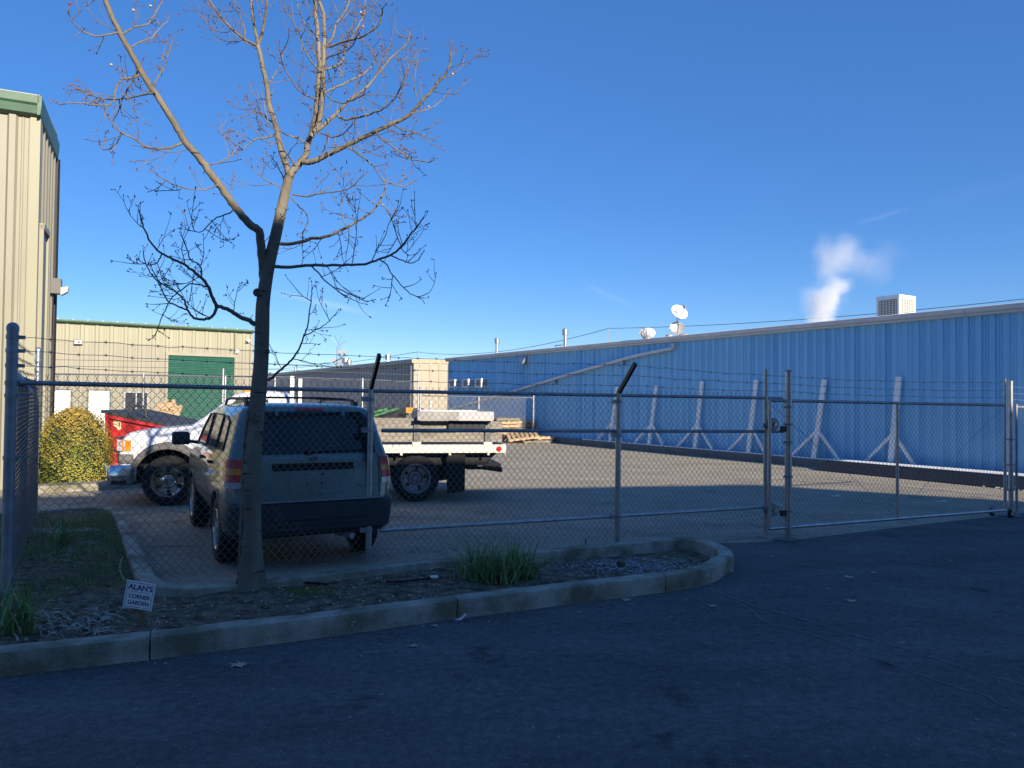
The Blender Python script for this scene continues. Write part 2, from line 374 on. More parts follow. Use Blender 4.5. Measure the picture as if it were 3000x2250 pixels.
# leaf litter, chips, grass
rg = random.Random(5); lb = MB()
for i in range(5200):
    x, y = rand_in(-6.5,3.3,3.8,10.5,rg); z = soilz(x,y)+rg.uniform(.002,.014); a = rg.uniform(0,6.28); l = rg.uniform(.012,.05); ww = rg.uniform(.003,.014); t = rg.uniform(-.3,.3)
    d = Vector((math.cos(a),math.sin(a),t)); s_ = Vector((-math.sin(a),math.cos(a),rg.uniform(-.4,.4)))
    c = Vector((x,y,z)); lb.add([c-d*l/2, c+s_*ww/2+Vector((0,0,.004)), c+d*l/2, c-s_*ww/2], [(0,1,2,3)])
tag(lb.build('leaf_litter', K['litter']), label='brown bark bits and dry leaf litter over the planter soil', cat='leaf litter', kind='stuff')
cb = MB(); nose = G(1900,1640,.1)
for i in range(1800):
    a = rg.gauss(0,1); x = nose.x+rg.gauss(-.15,.42); y = nose.y+rg.gauss(0,.22)
    if not inside(x,y,safe): continue
    z = soilz(x,y)+rg.uniform(.003,.02); an = rg.uniform(0,6.28); l = rg.uniform(.015,.05); ww = rg.uniform(.004,.01)
    d = Vector((math.cos(an),math.sin(an),rg.uniform(-.3,.3))); s_ = Vector((-math.sin(an),math.cos(an),0)); c = Vector((x,y,z))
    cb.add([c-d*l/2-s_*ww/2, c-d*l/2+s_*ww/2, c+d*l/2+s_*ww/2, c+d*l/2-s_*ww/2], [(0,1,2,3)])
tag(cb.build('wood_chips', K['chips']), label='pale grey shredded chips filling the rounded end of the planter', cat='wood chips', kind='stuff')
nb = MB()
for i in range(170):
    x, y = rand_in(-3.2,.9,4.2,8,rg)
    if rg.random() < .3: x, y = rand_in(-1.6,-.6,5.5,7.6,rg)
    r = rg.uniform(.007,.014); nb.ball((x,y,soilz(x,y)+r*.6), (r,r,r*.8), 6, 4)
tag(nb.build('fallen_seeds', K['nut'], smooth=60), label='small pale round seeds scattered over the planter soil', cat='seeds', kind='stuff')
gb = MB()
for i in range(17000):
    x = rg.uniform(-6.6,-3.0); y = rg.uniform(5.2,10.2)
    if not inside(x,y,safe): continue
    if mathutils.noise.noise(Vector((x*1.1+3,y*1.1,0)))+.18*(x < -3.6)+(.15 if y > 6.2 else -.25) < rg.uniform(-.05,.3): continue
    h = rg.uniform(.03,.12); a = rg.uniform(0,6.28); le = rg.uniform(.01,.06); z = soilz(x,y)-.005; d = Vector((math.cos(a),math.sin(a),0)); s_ = Vector((-d.y,d.x,0))*.0028
    b0 = Vector((x,y,z)); m_ = b0+d*le*.4+Vector((0,0,h*.6)); t_ = b0+d*le+Vector((0,0,h))
    gb.add([b0-s_,b0+s_,m_+s_*.8,m_-s_*.8,t_], [(0,1,2,3),(3,2,4)])
tag(gb.build('grass', K['grass']), label='low patchy green grass in the left part of the planter', cat='grass', kind='stuff')
# tyre scuffs on the kerb face
sb3 = MB(); rg = random.Random(44)
for i in range(46):
    x = rg.uniform(1370,1570) if i < 34 else rg.uniform(1560,1720); y = 1814+(x-1342)*(1768-1814)/358
    q = G(x,y)+Vector((0,-.004,0)); z_ = rg.uniform(.05,.11) if i < 34 else rg.uniform(.035,.06); l = rg.uniform(.02,.06); tlt = rg.uniform(.3,.9) if i < 34 else .05; d = (G(1700,1768)-G(1342,1814)).normalized(); h_ = rg.uniform(.0015,.005)
    a = q+Vector((0,-.003,z_)); e = a+d*l+Vector((0,0,l*tlt)); sb3.add([a,e,e+Vector((0,0,h_)),a+Vector((0,0,h_))],[(0,1,2,3)])
tag(sb3.build('kerb_scuffs', K['scuff']), kind='structure')
# cracks and worn stripes
def ribbon(name, px, wd, m, z=.008, wob=.02):
    pts = [G(x,y) for x,y in px]; r_ = random.Random(len(px)*7+int(px[0][0])); fine = []
    for a, b in zip(pts, pts[1:]):
        k = max(2,int((b-a).length/.12))
        for j in range(k): fine.append(a.lerp(b,j/k)+Vector((r_.gauss(0,wob),r_.gauss(0,wob),0)))
    fine.append(pts[-1]); b_ = MB()
    for i, p in enumerate(fine):
        d = fine[min(i+1,len(fine)-1)]-fine[max(i-1,0)]; s_ = Vector((-d.y,d.x,0)).normalized()*wd*r_.uniform(.4,1)/2
        b_.v += [Vector((p.x,p.y,z))-s_, Vector((p.x,p.y,z))+s_]
    b_.f += [(2*i,2*i+2,2*i+3,2*i+1) for i in range(len(fine)-1)]
    return tag(b_.build(name, m), kind='structure')
for q in (((2110,1735),(2200,1775),(2360,1820),(2600,1890),(3000,2010)),((2150,1760),(2260,1830),(2400,1870),(3000,2090)),((2310,1585),(2600,1562),(2780,1552),(3000,1560)),((2800,1538),(2860,1550),(3000,1553)),((2600,1640),(3000,1690)),((2050,1590),(2200,1578),(2310,1580))):
    ribbon('pavement_crack', q, .020, K['crack'])
for q in (((2178,1530),(2242,1547)),((1620,1354),(1665,1354)),((1720,1350),(1750,1358)),((1990,1404),(2050,1408)),((430,1603),(600,1597)),((500,1496),(545,1502)),((1500,1332),(1530,1332)),((2305,1408),(2500,1420))):
    ribbon('pavement_stripe', q, .05, K['stripe'], wob=.004)
# concrete footing pads
for x, y, s_ in ((2305,1583,.17),(2958,1512,.2)):
    p = G(x,y); b_ = MB(); pts = [(p.x+s_*rg.uniform(.85,1.1)*math.cos(t*.5), p.y+.8*s_*rg.uniform(.85,1.1)*math.sin(t*.5), .009) for t in range(12)]
    b_.prism(pts, (0,0,.008)); tag(b_.build('concrete_pad', K['conc2']), kind='structure')
# ---------------------------------------------------------------- buildings
dW = Vector((-.518,.855,0)).normalized(); nW = Vector((-.855,-.518,0)).normalized(); W0 = Vector((6.43,23.57,0)); Z = Vector((0,0,1))
def corr(b, p0, d, n, length, z0, z1, pitch=.3, dep=.035, rib=(.55,.62,.82,.89), minor=True, ztop=None, vary=0):
    """ribbed metal sheet along d, ribs towards n"""
    pr = []; k = int(length/pitch)+1
    rv = random.Random(5); mh = .45 if vary else .22
    for i in range(k):
        mul = 1+vary*rv.uniform(-1,1)+(vary if i%3 == 0 else 0)
        for u, h in ((0,0),(.16,0),(.18,mh),(.22,mh),(.24,0),(.34,0),(.36,mh),(.40,mh),(.42,0),(rib[0],0),(rib[1],1),(rib[2],1),(rib[3],0)):
            if not minor and 0 < u < .5: continue
            s = (i+u)*pitch
            if s <= length: pr.append((s,h*dep*mul))
    pr.append((length,0)); o = len(b.v)
    for s, h in pr:
        q = p0+d*s+n*h; zt = z1 if ztop is None else ztop(s); b.v += [Vector((q.x,q.y,z0)), Vector((q.x,q.y,zt))]
    b.f += [(o+2*i,o+2*i+2,o+2*i+3,o+2*i+1) for i in range(len(pr)-1)]
    return b
# -- blue warehouse
t0, t1 = -13.5, 18.9; HB = 3.60; KB = .22
bw = thing('blue_warehouse', W0, 'long blue ribbed metal warehouse with pale roof trim along the right of the yard', 'warehouse')
pe = W0+dW*t0; length = t1-t0
b = MB(); corr(b, pe, dW, nW, length, KB, HB+.2, .285, .026, vary=.35); b.build('side_wall', K['blue'], bw)
b = MB(); inn_ = -nW; dep = 22; a = pe+inn_*.03; c = pe+dW*length+inn_*.03
b.prism([a, c, c+inn_*dep, a+inn_*dep], (0,0,HB-.03)); b.build('wall_core', K['blue'], bw)
b = MB(); corr(b, pe+dW*length, inn_, dW, dep, KB, HB, .285, .038); b.build('end_wall', K['blue'], bw)
b = MB(); rg_ = 1.0; e0 = pe+nW*.13-dW*.2; e1 = pe+dW*(length+.15)+nW*.13
for q0, q1 in ((0,11.1),):
    A = [e0+Z*(HB+.16), e1+Z*(HB+.16), e1+inn_*11.1+Z*(HB+.16+rg_), e0+inn_*11.1+Z*(HB+.16+rg_)]
    B = [e0+inn_*11.1+Z*(HB+.16+rg_), e1+inn_*11.1+Z*(HB+.16+rg_), e1+inn_*22.3+Z*(HB+.16), e0+inn_*22.3+Z*(HB+.16)]
    b.prism(A, (0,0,.05)); b.prism(B, (0,0,.05))
b.build('roof', K['greyroof'], bw)
b = MB(); seg = 6.1; s = -.2
while s < length+.15:
    q = min(s+seg, length+.15)-.012; pts = [(.0,HB+.12),(.12,HB+.13),(.13,HB+.19),(.16,HB+.21),(.17,HB+.30),(.14,HB+.315),(.0,HB+.315)]
    u0 = pe+dW*s; u1 = pe+dW*q; b.prism([u0+nW*h+Z*z for h,z in pts], u1-u0); s += seg
b.build('fascia', K['trim'], bw)
b = MB(); c = pe+dW*(length-.0)+nW*.045; b.bar(c+Z*.2-dW*.09, c+Z*HB-dW*.09, .18, .02, up=nW); b.build('corner_trim', K['trim'], bw)
b = MB(); kx = .34; b.prism([pe+nW*.0, pe+nW*kx, pe+nW*kx+Z*(KB-.03), pe+nW*(kx-.03)+Z*KB, pe+Z*KB], dW*length); b.build('stem_wall', K['conc2'], bw)
b = MB()
def wt(x, y=1300):      # wall parameter for image column
    q = PL(x, y, W0, nW); return (q-W0).dot(dW)
ta, tb = wt(1725,1285), wt(2455,1350)
b.bar(W0+dW*tb+nW*(kx-.05)+Z*(KB+.014), W0+dW*ta+nW*(kx-.05)+Z*(KB+.014), .05, .026); b.build('sill_board', K['whitepost'], bw)
# dark sloping wedge on the ground along the blue wall
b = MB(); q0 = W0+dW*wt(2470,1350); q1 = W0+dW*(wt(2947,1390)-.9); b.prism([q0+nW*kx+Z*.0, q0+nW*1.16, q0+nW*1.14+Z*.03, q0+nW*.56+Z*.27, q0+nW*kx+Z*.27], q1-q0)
de = b.build('dark_wedge', K['blackmetal'], at=q0); tag(de, 'dark sloping wedge with pale chipped top strip below the blue wall', 'dock edge')
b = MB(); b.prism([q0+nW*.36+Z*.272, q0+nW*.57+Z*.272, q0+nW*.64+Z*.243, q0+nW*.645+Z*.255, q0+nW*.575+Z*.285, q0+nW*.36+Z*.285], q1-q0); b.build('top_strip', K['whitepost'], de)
# downpipe across the wall
b = MB(); pp = [PL(x,y,W0+nW*.12,nW) for x,y in ((1973,1006),(1973,1020),(1861,1043),(1684,1092),(1492,1150),(1300,1204))]
for a, c in zip(pp, pp[1:]): b.bar(a, c, .09, .13, up=nW)
dp = b.build('drain_pipe', K['trim'], bw); dp['label'] = 'long diagonal drain pipe crossing the blue wall'
for f_ in (.15,.4,.62,.8): 
    q = pp[1].lerp(pp[5], f_); MB().box(q-nW*.03, (.04,.16,.26), (dW,nW,Z)).build('bracket', K['galv'], dp)
# wall vent hood
hp = PL(1551,1042,W0,nW); hv = thing('exhaust_hood', hp, 'small bare metal exhaust hood high on the blue wall', 'exhaust hood')
b = MB(); b.prism([hp+nW*.05-dW*.0+Z*.14, hp+nW*.05-Z*.36, hp+nW*.40-Z*.36], dW*.42); b.build('hood', K['galv'], hv)
b = MB(); b.box(hp+nW*.045-dW*.03-Z*.1, (.05,.06,.6), (dW,nW,Z)); b.build('flange', K['trim'], hv)
# air conditioners in the wall
for nm, x, y, lab in (('a',1338,1124,'left boxy white window air conditioner near the far corner of the blue wall'),('b',1377,1123,'middle one of the three white window air conditioners in the blue wall'),('c',1415,1122,'rightmost of the three white window air conditioners in the blue wall')):
    q = PL(x-2, y, W0+nW*.2, nW); a_ = thing('window_air_conditioner', q, lab, 'air conditioner', 'air conditioners in the blue wall')
    b = MB(); b.box(q, (.62,.48,.42), (dW,nW,Z)); b.build('case', K['white'], a_)
    b = MB()
    b.box(q+nW*.242-dW*.04, (.40,.012,.30), (dW,nW,Z))
    for i in range(8): b.box(q+nW*.25-dW*.04+Z*(-.14+i*.04), (.40,.012,.012), (dW,nW,Z))
    b.build('grille', K['galvd'], a_)
    b = MB()
    for i in range(5): b.box(q-dW*.315+nW*(-.08+i*.06), (.012,.03,.32), (dW,nW,Z))
    b.build('side_louvres', K['galvd'], a_)
# timber props
props = [((1808,1133),(1793,1233),(1787,1287),(1751,1285),(1822,1290)),((1924,1130),(1908.5,1240),(1901,1299),(1860,1296),(1942.5,1300)),((2057,1116.6),(2043.5,1247.6),(2036,1311),(1985,1308),(2087,1314)),
 ((2216,1112.6),(2198.7,1260),(2191.7,1327.5),(2134,1323),(2242,1331)),((2416,1111),(2395,1264),(2384,1345),(2319,1333),(2457,1349)),((2634,1104),(2618,1278.5),(2609,1352.6),(2536,1347),(2679,1358))]
plab = ['farthest white timber prop standing against the blue wall, left of a fence post','second white timber prop from the far end of the blue wall','third white timber prop from the far end of the blue wall','white timber prop just left of the roller post, fourth from the far end','peeling white timber prop right of the gate latch post','nearest and largest white timber prop, behind the upright of the sliding gate']
for (tp, jn, bs, lf, rf), lab in zip(props, plab):
    base = PL(*bs, W0+nW*.24, nW); base.z = KB+.005; t_ = PL(*tp, W0+nW*.09, nW); j_ = base.lerp(t_, .36)
    pr = thing('timber_prop', base, lab, 'timber prop', 'white timber props along the blue wall')
    b = MB(); b.bar(base, t_, .14, .06, up=nW); b.build('upright', K['whitepost'], pr)
    for ft in (lf, rf):
        q = PL(*ft, W0+nW*.2, nW); q.z = KB+.03; b = MB(); b.bar(q, j_+(q-j_).normalized()*.05, .075, .045, up=nW); b.build('leg', K['whitepost'], pr)
# rooftop pieces
def roofpt(x, back, y=900):
    q = PL(x, y, W0-nW*back, nW); q.z = HB+.2+back*rg_/11.1; return q
def stack_pipe(x, ytop, ybot, back, r, lab):
    q = roofpt(x, back, ytop); top = PL(x, ytop, W0-nW*back, nW).z
    s_ = thing('flue_pipe', q, lab, 'flue pipe', 'flue pipes on the blue roof'); b = MB().tube([q, Vector((q.x,q.y,top-.05))], r, 14); b.build('pipe', K['galv'], s_, smooth=40)
    b = MB().lathe((q.x,q.y,top-.22), Z, [(0,r*1.1),(0,r*1.75),(.24,r*1.75),(.27,r*.9),(.27,0)], 16); b.build('cap', K['galv'], s_, smooth=40)
stack_pipe(1456, 993, 1035, 1.2, .07, 'shorter galvanised flue pipe near the far end of the blue roof')
stack_pipe(1656, 966, 1017, 1.2, .075, 'taller galvanised flue pipe with cap behind the middle of the blue roof edge')
q = roofpt(1640, .3); b = MB().tube([q-dW*.25, q-dW*.25+Z*.22, q+dW*.3+Z*.22, q+dW*.3], .02, 8)
tag(b.build('pipe_loop', K['galvd'], at=q, smooth=40), 'small bent metal pipe loop on the blue roof edge beside the taller flue', 'pipe')
q = roofpt(1897, .8); tv = thing('turbine_vent', q, 'white globe shaped turbine vent on the blue roof', 'roof vent')
MB().tube([q, q+Z*.18], .17, 16).build('collar', K['greyroof'], tv, smooth=40)
b = MB()
for i in range(18):
    a = 2*math.pi*i/18; pts = []
    for k in range(7):
        ph = math.pi*(.12+.76*k/6); rr_ = .26*math.sin(ph); aa = a+.25*k/6; pts.append(q+Vector((rr_*math.cos(aa), rr_*math.sin(aa), .36+.2*math.cos(ph))))
    o = len(b.v)
    for p_ in pts:
        rad = Vector((p_.x-q.x,p_.y-q.y,0)); tn = Vector((-rad.y,rad.x,0)).normalized()*.05; b.v += [p_-tn*.4, p_+tn+rad*.12]
    b.f += [(o+2*k,o+2*k+1,o+2*k+3,o+2*k+2) for k in range(6)]
b.ball(q+Z*.36, (.2,.2,.17), 12, 8); b.build('fins', K['white'], tv)
q = roofpt(1961, .8); b = MB().lathe(q, Z, [(0,.06),(.12,.06),(.12,.13),(.2,.13),(.26,0)], 14); tag(b.build('mushroom_vent', K['greyroof'], at=q, smooth=30), 'small mushroom shaped roof vent just left of the satellite dish mast', 'roof vent')
q = roofpt(2005, .8); b = MB().lathe(q, Z, [(0,.1),(.1,.1),(.1,.2),(.16,.2),(.22,0)], 14); tag(b.build('low_vent', K['greyroof'], at=q, smooth=30), 'low flat roof vent just right of the satellite dish mast', 'roof vent')
q = roofpt(1984, .35, 970); ms = thing('antenna_mast', q, 'thin metal mast on the blue roof edge carrying two satellite dishes', 'mast')
MB().tube([q-Z*.1, Vector((q.x,q.y,PL(1984,930,q,nW).z))], .022, 8).build('pole', K['galv'], ms, smooth=40)
def dish(px, py, r, aim, lab, m):
    c = PL(px, py, q+nW*.12, nW); aim = Vector(aim).normalized(); dd = thing('satellite_dish', c, lab, 'satellite dish', 'satellite dishes on the roof mast')
    b = MB(); n = 26; o = 0
    prf = [(.10*(k/6)**2*r*2.2, r*k/6) for k in range(7)]; b.lathe(c-aim*.12*r, aim, prf, n); b.lathe(c-aim*(.12*r+.012), aim, prf[::-1], n); b.build('reflector', m, dd, smooth=50)
    foc = c+aim*.42-Z*.05; b = MB().tube([c-Z*r*.85, foc-Z*.06, foc], .013, 6); b.build('feed_arm', K['galvd'], dd)
    b = MB(); b.ball(foc, (.05,.05,.04), 8, 6); b.tube([foc, foc-aim*.1], .03, 8); b.build('receiver', K['galvd'], dd, smooth=50)
    b = MB().bar(c-aim*.04, Vector((q.x,q.y,c.z-.05)), .06, .09); b.build('mount', K['galvd'], dd)
dish(1990, 915, .30, (.25,-.75,.5), 'upper larger satellite dish on the roof mast', K['trim'])
dish(1984, 962, .25, (-.1,-.9,.35), 'lower smaller satellite dish on the roof mast', K['greyroof'])
# roof cooler
ac = P(2634, 900, 21.6); bot = HB+.4; top = P(2634,862,21.6).z; sW = -nW
aw = thing('rooftop_cooler', (ac.x,ac.y,bot), 'square cream rooftop cooler with slatted sides rising above the blue roof', 'rooftop cooler')
l1, l2 = .70, .82; cc = Vector((ac.x,ac.y,0))+dW*l1/2+sW*l2/2
b = MB(); b.box(Vector((cc.x,cc.y,(bot+top)/2)), (l1-.06,l2-.06,top-bot-.04), (dW,sW,Z)); b.build('core', K['flare'], aw)
b = MB()
for i in (-1,1):
    for j in (-1,1): b.box(cc+dW*i*(l1/2-.03)+sW*j*(l2/2-.03)+Z*((bot+top)/2-.012), (.06,.06,top-bot-.024), (dW,sW,Z))
b.box(cc+Z*(top-.06), (l1+.012,l2+.012,.12), (dW,sW,Z)); b.box(cc+Z*(bot+.05), (l1+.012,l2+.012,.1), (dW,sW,Z)); b.build('frame', K['white'], aw)
b = MB()
for k in range(6):
    b.box(cc-sW*(l2/2-.012)+dW*(-l1/2+.06+(k+.5)*(l1-.12)/6)+Z*((bot+top)/2), (.022,.02,top-bot-.2), (dW,sW,Z))
    b.box(cc-dW*(l1/2-.012)+sW*(-l2/2+.06+(k+.5)*(l2-.12)/6)+Z*((bot+top)/2), (.02,.03,top-bot-.2), (dW,sW,Z))
for k in range(12):
    zz = bot+.14+k*(top-bot-.3)/11; b.box(cc-sW*(l2/2-.02)+Z*zz, (l1-.1,.014,.022), (dW,sW,Z)); b.box(cc-dW*(l1/2-.02)+Z*zz+sW*0, (.014,l2-.1,.022), (dW,sW,Z))
b.build('slats', K['offwhite'], aw)
q = roofpt(2385, .25, 945); b = MB().tube([q-dW*.0+Z*.10, q+Z*.12-dW*.45, q-dW*.9+Z*.02], .018, 6); tag(b.build('roof_conduit', K['galvd'], at=q), 'thin bent conduit lying on the blue roof edge below the steam', 'conduit')
# -- tan building at the back of the yard
bd = Vector((.844,.536,0)).normalized(); bn = Vector((.536,-.844,0)).normalized(); B0 = Vector((-19.2,35,0)); HT = 5.1
bt = thing('tan_workshop', B0, 'tan metal workshop with green roller door at the back of the yard', 'workshop')
s0, s1 = -6, 6.85
b = MB(); corr(b, B0+bd*s0, bd, bn, s1-s0, 0, 4.22, .60, .03); b.build('front_wall', K['tan'], bt)
b = MB(); corr(b, B0+bd*s0+bn*.012, bd, bn, s1-s0, 4.2, HT, .60, .03); b.build('upper_wall', K['tan2'], bt)
b = MB(); b.prism([B0+bd*s0-bn*.04, B0+bd*s1-bn*.04, B0+bd*s1-bn*14, B0+bd*s0-bn*14], (0,0,HT-.05)); b.build('wall_core', K['tan'], bt)
b = MB(); b.prism([B0+bd*(s0)+bn*.25+Z*(HT+.02), B0+bd*(s1+.2)+bn*.25+Z*(HT+.02), B0+bd*(s1+.2)-bn*14+Z*(HT+.6), B0+bd*s0-bn*14+Z*(HT+.6)], (0,0,.05))
k_ = s0
while k_ < s1+.2:
    b.prism([B0+bd*k_+bn*.25+Z*(HT+.07), B0+bd*(k_+.08)+bn*.25+Z*(HT+.07), B0+bd*(k_+.08)-bn*14+Z*(HT+.65), B0+bd*k_-bn*14+Z*(HT+.65)], (0,0,.04)); k_ += .6
b.build('roof', K['greyroof'], bt)
b = MB(); b.prism([B0+bd*s0+bn*h+Z*z for h,z in ((.02,HT-.06),(.22,HT-.04),(.26,HT+.02),(.26,HT+.09),(.02,HT+.09))], bd*(s1-s0+.25)); b.build('gutter', K['greentrim'], bt)
b = MB(); b.box(B0+bd*(s1-.05)+bn*.06+Z*2.5, (.13,.10,4.9), (bd,bn,Z)); b.tube([B0+bd*(s1-.85)+bn*.09, B0+bd*(s1-.85)+bn*.09+Z*(HT-.1)], .045, 8); b.build('downpipe', K['tan'], bt)
def onB(x, y, o=0.0): return PL(x, y, B0+bn*o, bn)
def sB(x): return (onB(x,1160)-B0).dot(bd)
da, db = sB(490), sB(685); dz = onB(588,1044).z
dr = MB(); nsl = 46
for i in range(nsl):
    z_ = (i+.5)*(dz)/nsl; dr.prism([B0+bd*da+bn*h+Z*zz for h,zz in ((.03,z_-dz/nsl/2),(.05,z_-dz/nsl/2),(.075,z_),(.05,z_+dz/nsl/2-.004),(.03,z_+dz/nsl/2-.004))], bd*(db-da))
dr.build('roller_door', K['greendoor'], bt)
b = MB(); b.box(B0+bd*(da-.06)+bn*.06+Z*dz/2, (.12,.12,dz), (bd,bn,Z)); b.box(B0+bd*(db+.06)+bn*.06+Z*dz/2, (.12,.12,dz), (bd,bn,Z)); b.box(B0+bd*(da+db)/2+bn*.06+Z*(dz+.07), (db-da+.24,.14,.14), (bd,bn,Z)); b.build('door_frame', K['tan'], bt)
for xa, xb in ((160,206),(260,320)):
    a, c = sB(xa), sB(xb); d_ = MB(); d_.box(B0+bd*(a+c)/2+bn*.05+Z*.98, (c-a,.06,1.96), (bd,bn,Z)); do = d_.build('door', K['white'], bt)
    fr_ = MB(); fr_.box(B0+bd*(a-.04)+bn*.06+Z*1.0, (.07,.10,2.0), (bd,bn,Z)); fr_.box(B0+bd*(c+.04)+bn*.06+Z*1.0, (.07,.10,2.0), (bd,bn,Z)); fr_.box(B0+bd*(a+c)/2+bn*.06+Z*2.0, (c-a+.15,.11,.07), (bd,bn,Z)); fr_.build('door_frame', K['flare'], do)
    MB().ball(B0+bd*(c-.08)+bn*.1+Z*.95, .03, 6, 5).build('door_handle', K['galvd'], do)
a, c = sB(365), sB(432); b = MB().box(B0+bd*(a+c)/2+bn*.045+Z*1.33, (c-a,.03,1.12), (bd,bn,Z)); wi = b.build('window', K['bglass'], bt)
b = MB()
for u in (a,(a+c)/2,c): b.box(B0+bd*u+bn*.055+Z*1.33, (.05,.06,1.2), (bd,bn,Z))
for zz in (.75,1.91): b.box(B0+bd*(a+c)/2+bn*.052+Z*zz, (c-a+.05,.06,.05), (bd,bn,Z))
b.build('window_frame', K['galvd'], wi)
q = onB(229,1002,.1); wl = thing('wall_light', q, 'small square floodlight high on the tan workshop wall left of the roller door', 'wall light'); MB().box(q, (.36,.14,.22), (bd,bn,Z)).build('housing', K['flare'], wl); MB().box(q+bn*.075, (.30,.02,.15), (bd,bn,Z)).build('lens', K['white'], wl)
for (x, y, lab) in ((695,1030,'white dome camera on the tan workshop wall above the roller door corner'),(727,999,'white dome camera at the outer corner of the tan workshop')):
    q = onB(x,y,.12); cm = thing('security_camera', q, lab, 'security camera', 'security cameras on the workshop'); MB().lathe(q+Z*.08, -Z, [(0,.11),(.06,.12),(.09,.10)],12).build('housing', K['white'], cm, smooth=50); MB().ball(q-Z*.02, .085, 10, 6).build('dome', K['white'], cm, smooth=60)
# -- tall tan building on the left
LC = Vector((-8.82,13.8,0)); ld = Vector((-.43,.903,0)).normalized(); ln = Vector((.903,.43,0)).normalized()   # side wall dir / normal
fd = -ln; fn = -ld; HL = 6.85
lb_ = thing('tan_corner_building', LC, 'tall tan ribbed metal building with green eaves at the left edge', 'building')
b = MB(); corr(b, LC+ln*0, fd, fn, 8, 0, HL, .62, .05, rib=(.50,.56,.72,.78)); b.build('front_wall', K['tan'], lb_)
b = MB(); corr(b, LC, ld, ln, 2.7, 0, HL, .42, .03); b.build('side_wall', K['tan'], lb_)
b = MB(); b.prism([LC-ln*.03+ld*.03, LC-ln*.03+ld*2.65, LC+fd*8+ld*2.65, LC+fd*8+ld*.03], (0,0,HL-.05)); b.build('wall_core', K['tan'], lb_)
b = MB(); q = LC+fn*.04+ln*.04; b.prism([q, q-ln*.16, q-ln*.16-fn*.02, q-ln*.02-fn*.02, q-ln*.02-fn*.2, q-fn*.2], (0,0,HL)); b.build('corner_trim', K['tan2'], lb_)
b = MB()
b.prism([LC+ln*.02+fn*h+Z*z for h,z in ((.02,HL-.02),(.15,HL+.02),(.17,HL+.16),(.20,HL+.20),(.20,HL+.34),(.02,HL+.42))], fd*8.2)
b.build('eaves_gutter', K['greentrim'], lb_)
b = MB(); b.prism([LC+fn*.20+ln*h+Z*z for h,z in ((.0,HL-.02),(.05,HL+.0),(.07,HL+.20),(.07,HL+.33),(.0,HL+.36))], ld*2.85); b.build('side_gutter', K['greentrim'], lb_)
b = MB(); b.prism([LC+fn*.15+ln*.03+Z*(HL+.33), LC+fn*.15+fd*8+Z*(HL+.33), LC+fd*8+ld*2.7+Z*(HL+.5), LC+ln*.03+ld*2.7+Z*(HL+.5)], (0,0,.04)); b.build('roof', K['greyroof'], lb_)
b = MB(); q = LC+ld*2.73+ln*.03; b.tube([q, q+Z*HL], .055, 8); b.build('downpipe', K['blackmetal'], lb_)
b = MB(); b.box(LC+ld*.55+ln*.045+Z*2.4, (.7,.05,4.8), (ld,ln,Z)); do = b.build('side_door', K['greentrim'], lb_); 
b = MB(); b.box(LC+ld*.17+ln*.06+Z*2.45, (.07,.1,4.9), (ld,ln,Z)); b.box(LC+ld*.93+ln*.06+Z*2.45, (.07,.1,4.9), (ld,ln,Z)); b.box(LC+ld*.55+ln*.06+Z*4.87, (.83,.12,.10), (ld,ln,Z)); b.build('door_frame', K['tan'], do)
q = PL(164,846,LC+ln*.1,ln); wl = thing('wall_lamp', q, 'weathered grey wall lamp hanging on the side of the tall tan building', 'wall lamp')
MB().box(q+Z*.05-ln*0, (.26,.2,.32), (ld,ln,Z)).build('housing', K['flare'], wl); MB().prism([q+ln*.1+Z*.02-ld*.13, q+ln*.1-Z*.14-ld*.13, q+ln*.22-Z*.06-ld*.13, q+ln*.24+Z*.05-ld*.13], ld*.26).build('lens', K['lamp'], wl)
MB().tube([q-Z*.1+ln*-.04, q-Z*.6-ln*.05, q-Z*1.0-ln*.05+ld*.06], .012, 5).build('cable', K['black'], wl)
# kerb strip in front of the shrub
b = MB(); a, c = G(105,1446), G(330,1433); dd = (c-a).normalized(); b.prism([a, a+Vector((-dd.y,dd.x,0))*.5, a+Vector((-dd.y,dd.x,0))*.5+Z*.12, a+Z*.12], dd*2.6); tag(b.build('shrub_kerb', K['conc']), kind='structure')
# -- building behind the photographer whose roof shades the foreground
HO = 8.0; k_ = HO/math.tan(R(EL)); ov = Vector((math.sin(R(AZ)), -math.cos(R(AZ)), 0))*k_
def sh(x, y): p = G(x,y); return Vector((p.x,p.y,0))+ov
apex = sh(2194,1419); l_ = sh(102,1454); r_ = sh(2960,1467)
l2_ = apex+(l_-apex)*2.0; r2_ = apex+(r_-apex)*2.6
rw = thing('rear_warehouse', apex, 'large beige warehouse standing behind the photographer and shading the driveway', 'warehouse')
back = Vector((4,-30,0)); fp = [l2_, apex, r2_, r2_+back, l2_+back]
b = MB().prism(fp, (0,0,HO-.3)); b.build('wall', K['backwall'], rw)
b = MB()
cen = sum(fp, Vector())/5
b.prism([p+Z*(HO-.3) for p in fp], (0,0,.3)); b.build('roof', K['greyroof'], rw)
for f_ in (.25,.5,.75):
    q = apex.lerp(l2_, f_); dd = (l2_-apex).normalized(); nn = Vector((dd.y,-dd.x,0)); nn = nn if nn.y > 0 else -nn; MB().box(q+nn*.04+Z*1.9, (3.4,.06,3.8), (dd,nn,Z)).build('roller_door', K['greyroof'], rw)
